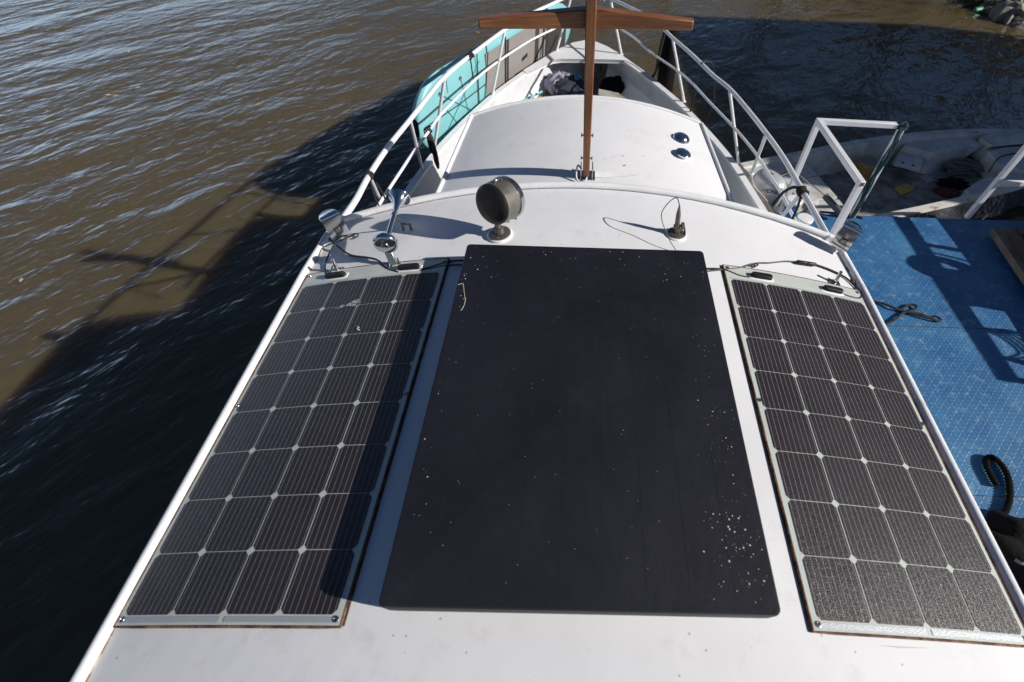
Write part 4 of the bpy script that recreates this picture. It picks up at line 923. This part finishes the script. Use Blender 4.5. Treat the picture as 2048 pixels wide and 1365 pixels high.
m.tube(hp, [.015 if i % 2 else .021 for i in range(len(hp))], n=12); tag(m.build('corrugated_hose', BAGM, smooth=0), 'black corrugated hose bent in a hook, coming out of the black bag', 'hose')
# unseen fence, ring buoy and coiled rope, added to cast shadows across the plate
XF = 4.7
fen = thing('added_pontoon_fence', (XF, 3, ZP), 'steel handrail with solid boards, added out of view to shade the pontoon', 'fence')
m = MB(); m.beam((XF, 1.72, -.63), (XF, 3.98, -.63), .09, .05); m.build('top_rail', FRAMEW, fen)
m = MB(); m.box((XF+.02, 2.4, -1.16), (.03, 3.2, .66)); m.build('board_panel', PLANK, fen)
for y in (1.75, 2.55, 3.3, 3.95):
    m = MB(); m.beam((XF, y, ZP), (XF, y, -.66), .05, .05, up=(0, 1, 0)); m.build('post', FRAMEW, fen)
rb = thing('added_ring_buoy', (XF-.03, 3.0, -.75), 'ring buoy added out of view on the fence to cast its shadow', 'ring buoy')
m = MB(); m.tube([Vector((XF-.06, 2.98+.13*cos(a), -.72+.13*sin(a))) for a in [2*pi*k/28 for k in range(28)]], .05, n=12, closed=True); m.build('ring', ORANGE, rb)
m = MB(); m.blob((XF-.06, 2.78, -.78), (.05, .2, .13), n=12, noise=.5, seed=6); m.tube(spline([(XF, 3.2, -.6), (XF, 3.1, -.9), (XF, 2.7, -.95), (XF, 2.5, -.65)], 5), .012); tag(m.build('added_rope_coil', ROPEB), 'rope coil added out of view on the fence below the ring buoy', 'rope coil')
m = MB()
for k in range(7): m.tube(spline([(XF, 2.25, -.62), (XF+.01*k, 2.2+.01*k, -.72-.02*k), (XF, 2.05-.02*k, -.76-.025*k), (XF, 1.95, -.66)], 5), .009, n=6)
tag(m.build('added_rope_coil', ROPEB), 'unseen loose loops of rope added at the near end of the fence', 'rope coil')
# old wooden gangway on the right
gw = thing('wooden_gangway', (4.6, 3.3, ZP), 'weathered grey plank gangway with a dark edge strip, far right side of the pontoon', 'gangway')
g0, g1, g2 = at(1982, 452, ZP+.1), at(2060, 566, ZP+.1), at(2030, 418, ZP+.1)
dv = (g1-g0); sdv = Vector((-dv.y, dv.x, 0)).normalized(); 
if sdv.x < 0: sdv = -sdv
for k in range(5):
    m = MB(); o_ = sdv*(.002+k*.105); a = g0+o_-Vector((0, 0, .03))+dv.normalized()*(.0 if k else .03); m.beam(a+sdv*.05, a+dv*2.0+sdv*.05, .1, .06); m.build('plank', PLANK, gw, bevel=.004)
m = MB(); a = g0+sdv*.10+Vector((0, 0, .045)); m.beam(a+dv*.18, a+dv*2, .03, .09); m.build('edge_strip', mat('dark_strip', (.05, .04, .035), .7), gw)
m = MB(); m.tube(spline([g0+sdv*.5+Z*.04, g0+sdv*.3+dv*.12+Z*.05, g0+sdv*.22+dv*.3+Z*.04, g0+sdv*.45+dv*.5+Z*.05], 6), .012); m.tube(spline([g0+sdv*.5+dv*.1+Z*.05, g0+sdv*.2+dv*.2+Z*.04, g0+sdv*.3+dv*.5+Z*.05], 6), .012); m.build('loose_line', ROPEB, gw)

# mooring ropes between boat and bollards
bc = at(1590, 399, ZP+.2)
s0 = at(1501, 348, ZB); 
for k in range(5):
    e_ = at(1560+k*9, 446+k*3-(k % 2)*12, ZP+.1); mid = s0.lerp(e_, .55)+Vector((random.uniform(-.05, .03), random.uniform(-.05, .05), -.1))
    rope([s0+Vector((0, 0, -.02*k)), s0.lerp(mid, .5)+Z*-.02, mid, e_], .011, ROPEW, 'weathered white mooring rope strands from the boat rail to the blue bollards', group='white mooring rope strands')
cm = MB()
for k in range(3): cm.tube([Vector((bc.x, bc.y, ZP+.12+k*.03))+Vector((cos(a)*.075, sin(a)*.075, .01*sin(a*2))) for a in [2*pi*j/20 for j in range(20)]], .011, n=6, closed=True)
tag(cm.build('rope_turns', ROPEW), 'turns of white rope wound round the far blue bollard', 'rope turns')

# ================================================================== SKIFF
ZG = -1.68
sk = thing('skiff', at(1800, 350, ZW), 'worn grey open skiff with outboard motor, half in shade beyond the pontoon', 'skiff')
far = [at(u, v, ZG) for u, v in ((1480, 327), (1600, 303), (1700, 283), (1800, 269), (1900, 260), (1990, 258), (2060, 260))]+[Vector((6.3, 6.35, ZG)), Vector((7.0, 6.15, ZG))]
near = [Vector((2.25, 3.97, ZG)), at(1700, 452, ZG), at(1800, 433, ZG), at(1900, 411, ZG), at(1978, 393, ZG), at(2048, 374, ZG), at(2120, 348, ZG), Vector((6.3, 5.62, ZG)), Vector((7.0, 6.05, ZG))]
far = spline(far, 4); near = spline(near, 4); n = min(len(far), len(near)); far, near = far[:n], near[:n]
def skrow(f, z, s_): return [ (lambda a, b: Vector((lerp(a, b, f).x, lerp(a, b, f).y, z)))(a, b) for a, b in zip(far, near)]
m = MB(); m.grid([skrow(0, ZG, 0), skrow(.02, ZG-.16, 0), skrow(.07, ZW-.05, 0)]); m.grid([skrow(1, ZG, 0), skrow(.985, ZG-.16, 0), skrow(.93, ZW-.05, 0)]); m.add([far[0], near[0], skrow(.93, ZW-.05, 0)[0], skrow(.07, ZW-.05, 0)[0]], [(0, 1, 2, 3)])
m.build('hull', SKIFFM, sk)
FI, NI = .075, .93
ZFL = ZG-.30
m = MB(); m.grid([skrow(0, ZG+.003, 0), skrow(FI*.85, ZG+.003, 0), skrow(FI, ZG-.01, 0), skrow(FI+.05, ZFL+.0, 0)])
m.build('far_gunwale', SKIFFM, sk, smooth=25)
m = MB(); m.grid([skrow(NI-.05, ZFL, 0), skrow(NI, ZG-.01, 0), skrow(NI+.01, ZG+.003, 0), skrow(1.0, ZG+.003, 0), skrow(1.004, ZG-.04, 0)]); m.build('near_gunwale', CHIPPED, sk, smooth=25)
m = MB(); m.grid([skrow(FI, ZFL+.003, 0), skrow(NI, ZFL+.003, 0)]); m.build('floor', SKIFFF, sk, smooth=0)
def slabpoly(m, px, z, th, mi=0): p = [at(u, v, z) for u, v in px]; m.prism([q-Z*th for q in p], Z*th, mi)
m = MB(); 
for q in ([(1484, 329), (1560, 316), (1612, 385), (1640, 402), (1600, 412), (1560, 345), (1505, 372)], ): slabpoly(m, q, ZG-.02, .2)
m.build('stern_platform', SKIFFM, sk, smooth=0, bevel=.01)
for q in ([(1562, 318), (1604, 319), (1637, 350), (1586, 358)], [(1587, 360), (1638, 352), (1676, 395), (1612, 403)], [(1614, 406), (1678, 398), (1692, 416), (1690, 470), (1640, 470)]):
    m = MB(); slabpoly(m, q, ZG-.06, .22); m.build('stern_bench', SKIFFM, sk, smooth=0, bevel=.012)
# side locker with hatch cover
m = MB(); slabpoly(m, ((1808, 292), (1820, 283), (1935, 268), (1965, 292), (1868, 307)), ZG-.05, .02); 
t_ = [at(u, v, ZG-.05) for u, v in ((1808, 292), (1868, 307), (1965, 292), (1935, 268))]; bt = [at(u, v, ZFL) for u, v in ((1778, 330), (1850, 350), (1900, 336), (1935, 300))]
m.add(t_+bt, [(0, 1, 5, 4), (1, 2, 6, 5), (2, 3, 7, 6)]); m.build('side_locker', SKIFFM, sk, smooth=0)
hc = [at(u, v, ZG-.13) for u, v in ((1798, 304), (1850, 313), (1838, 345), (1786, 331))]; ctr = sum(hc, Vector())/4
hn = (hc[1]-hc[0]).cross(hc[3]-hc[0]).normalized(); hn = hn if hn.z > 0 else -hn
m = MB(); m.prism(hc, hn*.012); m.build('hatch_cover', SKIFFM, sk, bevel=.02, bseg=3)
for t in (.3, .7):
    m = MB(); p = hc[3].lerp(hc[2], t).lerp(hc[0].lerp(hc[1], t), .25)+hn*.012; m.lathe(p, hn, [(0, .024), (.004, .022), (.004, .012), (.001, .01), (.001, 0)], 14); m.build('hatch_knob', PVC, sk)
# fore seats on the right
for q, z in ((((1975, 303), (2000, 295), (2060, 290), (2060, 345), (2000, 330)), ZG-.03), (((1932, 378), (1962, 358), (2040, 345), (2060, 360), (2040, 376), (1940, 396)), ZG-.08), (((1990, 262), (2060, 262), (2060, 284), (1985, 292), (1960, 275)), ZG-.0)):
    m = MB(); slabpoly(m, q, z, .25); m.build('fore_seat', SKIFFM, sk, smooth=0, bevel=.015)
m = MB(); m.tube(spline([at(u, v, ZG-.02) for u, v in ((1974, 300), (1982, 296), (2020, 292), (2060, 290))], 4), .008); m.tube(spline([at(u, v, ZG-.02) for u, v in ((1977, 345), (1990, 325), (2005, 312), (2040, 306))], 4), .008); m.build('seat_gasket', RUBBER, sk)
# cleat and black plastic sheet between gunwale and pontoon
m = MB(); c = at(1955, 263, ZG+.02); m.box(c, (.09, .02, .015)); m.tube([c-Z*.02, c], .012); m.build('cleat', STEEL, sk, bevel=.004)
nr = [p for p in near if 2.9 < p.x < 6.4]; m = MB()
R1 = [Vector((p.x, p.y-.004, ZG-.02)) for p in nr]; R2 = [Vector((p.x+.03*sin(i*2.1), p.y-.06+.02*sin(i*1.7), ZG-.12)) for i, p in enumerate(nr)]; R3 = [Vector((p.x, p.y-.11+.03*sin(i*1.3+1), ZG-.22)) for i, p in enumerate(nr)]; R4 = [Vector((p.x, p.y-.03, ZW+.0)) for p in nr]
m.grid([R1, R2, R3, R4]); tag(m.build('plastic_sheet', TARP), 'crumpled shiny black plastic sheet hanging along the near side of the skiff', 'plastic sheet')
# outboard motor
om = at(1537, 372, -1.40); ob = thing('outboard_motor', Vector((om.x, om.y, ZW)), 'silver cowled outboard motor tilted at the stern of the skiff', 'outboard motor')
m = MB()
rings = []
for z, rx, ry, oy in ((-.24, .085, .12, 0), (-.16, .12, .165, 0), (-.04, .135, .185, 0), (.05, .13, .18, 0), (.10, .105, .15, .005), (.125, .06, .10, .01), (.13, .01, .02, .01)):
    rings.append([om+Matrix.Rotation(.5, 3, 'Z') @ Vector((math.copysign(abs(cos(a))**.75, cos(a))*rx, math.copysign(abs(sin(a))**.8, sin(a))*ry+oy, z)) for a in [2*pi*k/24 for k in range(25)]])
m.grid(rings); cowl = m.build('cowl', ENGS, ob, smooth=50); cowl_v, cowl_f = list(m.v), [list(f) for f in m.f]
m = MB(); m.box(om+Vector((0, -.02, -.4)), (.09, .12, .36)); m.build('leg', ENGS, ob, bevel=.02)
m = MB(); m.tube([om+Vector((.1, .08, .06)), om+Vector((.2, .14, .06)), om+Vector((.28, .2, .04))], [.02, .018, .022], n=10); m.build('tiller', BLACKPL, ob)
m = MB(); w_ = Matrix.Rotation(.5, 3, 'Z')
# maker's lettering on the near side of the cowl
try:
    cu = bpy.data.curves.new('lettering', 'FONT'); cu.body = 'HONDA'; cu.size = .055; cu.align_x = 'CENTER'; cu.extrude = .0015; cu.shear = .4
    to = bpy.data.objects.new('cowl_lettering_curve', cu); col.objects.link(to)
    bpy.context.view_layer.update(); dg = bpy.context.evaluated_depsgraph_get(); me = bpy.data.meshes.new_from_object(to.evaluated_get(dg)); bpy.data.objects.remove(to)
    lt_ = bpy.data.objects.new('cowl_lettering', me); me.materials.clear(); me.materials.append(RUBBER); col.objects.link(lt_)
    from mathutils.bvhtree import BVHTree
    hit, nv, _i, _d = BVHTree.FromPolygons(cowl_v, cowl_f).ray_cast(CAM, ray(1545, 383).normalized())
    if nv.dot(CAM-hit) < 0: nv = -nv
    nv = nv.normalized(); xv = Z.cross(nv).normalized(); yv = nv.cross(xv)
    pos = hit+nv*.008-yv*.02
    lt_.matrix_world = Matrix(((xv.x, yv.x, nv.x, pos.x), (xv.y, yv.y, nv.y, pos.y), (xv.z, yv.z, nv.z, pos.z), (0, 0, 0, 1)))
    mwk = lt_.matrix_world.copy(); lt_.parent = ob; lt_.matrix_parent_inverse = ob.matrix_basis.inverted(); lt_.matrix_world = mwk
except Exception as ex: print('lettering', ex)
# bucket, dustpan, card, fenders and cloth in the skiff
c = at(1727, 352, ZFL); bk = thing('bucket', c, 'round ochre plastic tub with a grey lid in the middle of the skiff', 'bucket')
m = MB(); m.lathe(c, Z, [(0, .11), (.16, .135), (.165, .142), (.195, .145), (.2, .138), (.185, .128)], 28); m.build('tub', YEL, bk)
m = MB(); m.lathe(c, Z, [(.186, .128), (.188, 0)], 28); m.build('lid', PADG, bk)
dp = thing('dustpan', at(1810, 375, ZFL), 'yellow dustpan with a thin handle on the skiff floor', 'dustpan')
m = MB(); slabpoly(m, ((1790, 375), (1812, 366), (1829, 374), (1824, 382), (1806, 388)), ZFL+.03, .025); m.build('pan', YEL2, dp, bevel=.004)
m = MB(); m.tube([at(1824, 372, ZFL+.04), at(1842, 362, ZFL+.05)], .007); m.build('handle', YEL2, dp)
m = MB(); slabpoly(m, ((1838, 352), (1856, 350), (1870, 361), (1853, 366)), ZFL+.012, .008); tag(m.build('paper_card', LABELW, smooth=0), 'small printed card lying on the skiff floor above the dustpan', 'card')
c = at(1905, 366, ZFL+.04); m = MB(); m.blob(c, (.19, .10, .035), n=14, noise=.4, seed=14); tag(m.build('dark_mat', BAGM), 'dark brown crumpled mat on the skiff floor before the fore seat', 'mat')
c = at(1893, 385, ZFL+.02); m = MB(); m.blob(c, (.16, .1, .03), n=12, noise=.3, seed=15); tag(m.build('red_cloth', REDC), 'dark red cloth under the near gunwale of the skiff', 'cloth')
c = at(1925, 340, ZFL+.05); m = MB()
for k in range(5): m.tube(spline([c+Vector((random.uniform(-.25, .25), random.uniform(-.12, .12), .02*k)) for _ in range(6)], 5, True), .012, n=6, closed=True)
tag(m.build('tangled_line', mat('grey_line', (.16, .16, .17), .8)), 'tangle of dark line heaped at the foot of the skiff side locker', 'line')
a, b = at(1650, 392, -1.35), at(1684, 430, -1.42)
pole = thing('boat_hook', a, 'grey padded pole leaning across the skiff stern behind the white frame', 'pole')
m = MB(); m.tube([a, b], .032, n=14); m.build('foam_sleeve', PVC, pole)
m = MB(); m.tube([at(1602, 352, -1.3), a.lerp(b, .1)], .008, n=8); m.build('shaft', STEEL, pole)

# ================================================================== UNSEEN HOUSEBOAT, ADDED TO CAST THE SHADOW ON WATER AND SKIFF
hbt = thing('added_houseboat', (12.5, 6.3, ZW), 'boxy grey shadow caster added out of view right of the skiff', 'added_houseboat')
m = MB(); m.box((12.6, 6.3, .4), (5.2, 6.2, 4.8)); hw = m.build('wall', CONC, hbt, smooth=0)
m = MB(); m.box((12.6, 6.35, ZW+.2), (5.6, 6.5, .6)); m.build('hull', BLUEP, hbt, bevel=.1)
for y in (4.4, 6.3, 8.2):
    m = MB(); m.box((9.99, y, .9), (.03, 1.1, 1.1)); wf = m.build('window', FRAMEW, hbt)
    m = MB(); m.box((9.985, y, .9), (.03, .98, .98)); m.build('pane', GLASS, wf)

# ================================================================== BANK, STONES, FLOATING LEAVES
def bankat(u, v): return on(u, v, lambda x, y: bankz(x, y))
rnd = random.Random(5)
stones = [((2020, 40), .42), ((1998, 28), .2), ((2035, 12), .3), ((1990, 8), .22), ((2040, 60), .22), ((1972, 20), .15)]
for i, ((u, v), r) in enumerate(stones):
    c = bankat(u, v); m = MB(); m.blob(c+Z*r*.15, (r*1.1, r*.8, r*.6), n=12, noise=.4, seed=40+i)
    tag(m.build('bank_stone', STONE), ['largest pale stone at the water edge of the bank, upper right', 'small stone left of the largest pale one', 'mid-sized stone at the upper right corner of the bank', 'stone at the top edge of the bank', 'stone half in the water below the largest pale one', 'small stone nearest the green bottle'][i], 'stone', 'stones on the river bank')
m = MB()
for i in range(900):
    u, v = rnd.uniform(1925, 2060), rnd.uniform(-30, 30); c = bankat(u, v)
    if c.z < ZW+.02: continue
    h = rnd.uniform(.06, .2); a = rnd.uniform(0, 6.28); d = Vector((cos(a), sin(a), 0))*h*.6; w_ = Vector((-sin(a), cos(a), 0))*.012
    m.add([c-w_, c+w_, c+d+Z*h], [(0, 1, 2)])
tag(m.build('bank_weeds', MOSS, smooth=0), 'mossy weeds growing on the muddy river bank', 'weeds', kind='stuff')
c = at(1949, 21, ZW+.03); bo_ = thing('plastic_bottle', c, 'green plastic bottle floating at the edge of the bank', 'bottle')
m = MB(); m.lathe(c, (1, .3, .05), [(0, 0), (0, .045), (.02, .05), (.18, .05), (.24, .018), (.28, .018)], 16); m.build('bottle_body', GREEN, bo_)
m = MB(); m.lathe(c+Vector((1, .3, .05)).normalized()*.27, (1, .3, .05), [(0, .02), (.02, .02), (.02, 0)], 12); m.build('bottle_cap', WHITE2, bo_)
for i, (u, v, mt_) in enumerate(((356, 150, LEAF), (275, 175, PALEB), (215, 190, PALEB), (230, 191, LEAF), (318, 185, LEAF), (258, 104, PALEB), (384, 49, PALEB), (94, 222, PALEB), (42, 560, PALEB), (1862, 24, LEAF), (1932, 36, LEAF), (514, 209, LEAF), (1868, 72, LEAF), (955, 65, LEAF))):
    c = at(u, v, ZW+.008); a = rnd.uniform(0, 6); s_ = rnd.uniform(.03, .05); m = MB(); e1 = Vector((cos(a), sin(a), .1)); e2 = Vector((-sin(a), cos(a), 0))
    m.prism([c+e1*s_, c+e2*s_*.45, c-e1*s_*.9, c-e2*s_*.4], (0, 0, .004))
    labs = 'dead leaf floating on the brown river water'
    tag(m.build('floating_leaf', mt_, smooth=0), labs, 'leaf', 'dead leaves floating on the river')
for i, (u, v) in enumerate(((1757, 22), (1885, 30), (1905, 12))):
    c = at(u, v, ZW); m = MB(); m.tube(spline([c-Z*.05, c+Vector((.04, .02, .25)), c+Vector((.12, .02, .6)), c+Vector((.1+.05*i, .1, .9))], 5), [.012]*16, n=6)
    m.tube([c+Vector((.04, .02, .25)), c+Vector((-.12, .1, .5))], .006, n=5)
    tag(m.build('bare_twig', PLANK), ['thin bare twig rising from the shallow water, farthest left', 'thin bare twig in the shallows, middle one of three', 'thin bare twig in the shallows nearest the bank'][i], 'twig', 'bare twigs in the shallows')
# unseen trees added on the bank, to darken the water by their reflection
LEAFG = mat('tree_leaves', (.05, .075, .02), .6, var=.5, dscale=3)
BARK = mat('tree_bark', (.09, .07, .05), .9, bump=.8, bscale=12, var=.3)
for i, (tx, ty, th, cr) in enumerate(((2.6, 20.5, 9.5, 2.6), (6.0, 18.8, 10.5, 2.8), (9.4, 17.2, 9.0, 2.6), (12.6, 16.2, 11.0, 2.9), (16.0, 14.8, 10.0, 2.8), (19.5, 12.6, 9.5, 2.6))):
    rt_ = random.Random(60+i); zb_ = bankz(tx, ty)-.1; tr = thing('added_bank_tree', (tx, ty, zb_), 'tall leafy tree added out of view on the bank to mirror dark in the water', 'tree', 'unseen trees added on the river bank')
    m = MB(); base = Vector((tx, ty, zb_)); tp_ = base+Vector((rt_.uniform(-.4, .4), rt_.uniform(-.4, .4), th*.8))
    m.tube(spline([base, base.lerp(tp_, .5)+Vector((.15, .1, 0)), tp_], 5), [.24-.018*k for k in range(11)], n=9)
    for k in range(7):
        q = base.lerp(tp_, .35+.08*k); a = k*2.4; m.tube([q, q+Vector((cos(a)*cr*.4, sin(a)*cr*.4, .7)), q+Vector((cos(a)*cr*.8, sin(a)*cr*.8, 1.3))], [.08, .05, .02], n=6)
    m.build('trunk', BARK, tr)
    m = MB()
    cl_ = [(base.lerp(tp_, rt_.uniform(.35, 1.08))+Vector((cos(a_)*r_, sin(a_)*r_, rt_.uniform(-.4, .8)))) for a_, r_ in ((rt_.uniform(0, 6.28), cr*rt_.random()**.6) for _ in range(46))]
    for c in cl_:
        for _ in range(60):
            p = c+Vector((rt_.gauss(0, .38), rt_.gauss(0, .38), rt_.gauss(0, .3))); u_ = Vector((rt_.gauss(0, 1), rt_.gauss(0, 1), rt_.gauss(0, .6))).normalized(); v_ = u_.orthogonal().normalized()
            m.add([p-u_*.11, p+v_*.06, p+u_*.11, p-v_*.06], [(0, 1, 2, 3)])
    m.build('crown', LEAFG, tr, smooth=0)
# near waterline rope from the pontoon
rope([at(1996, 405, -1.72), at(1975, 430, -1.75), at(1955, 447, -1.6)], .007, ROPEB, 'thin blue-black line from the skiff side down to the pontoon edge')
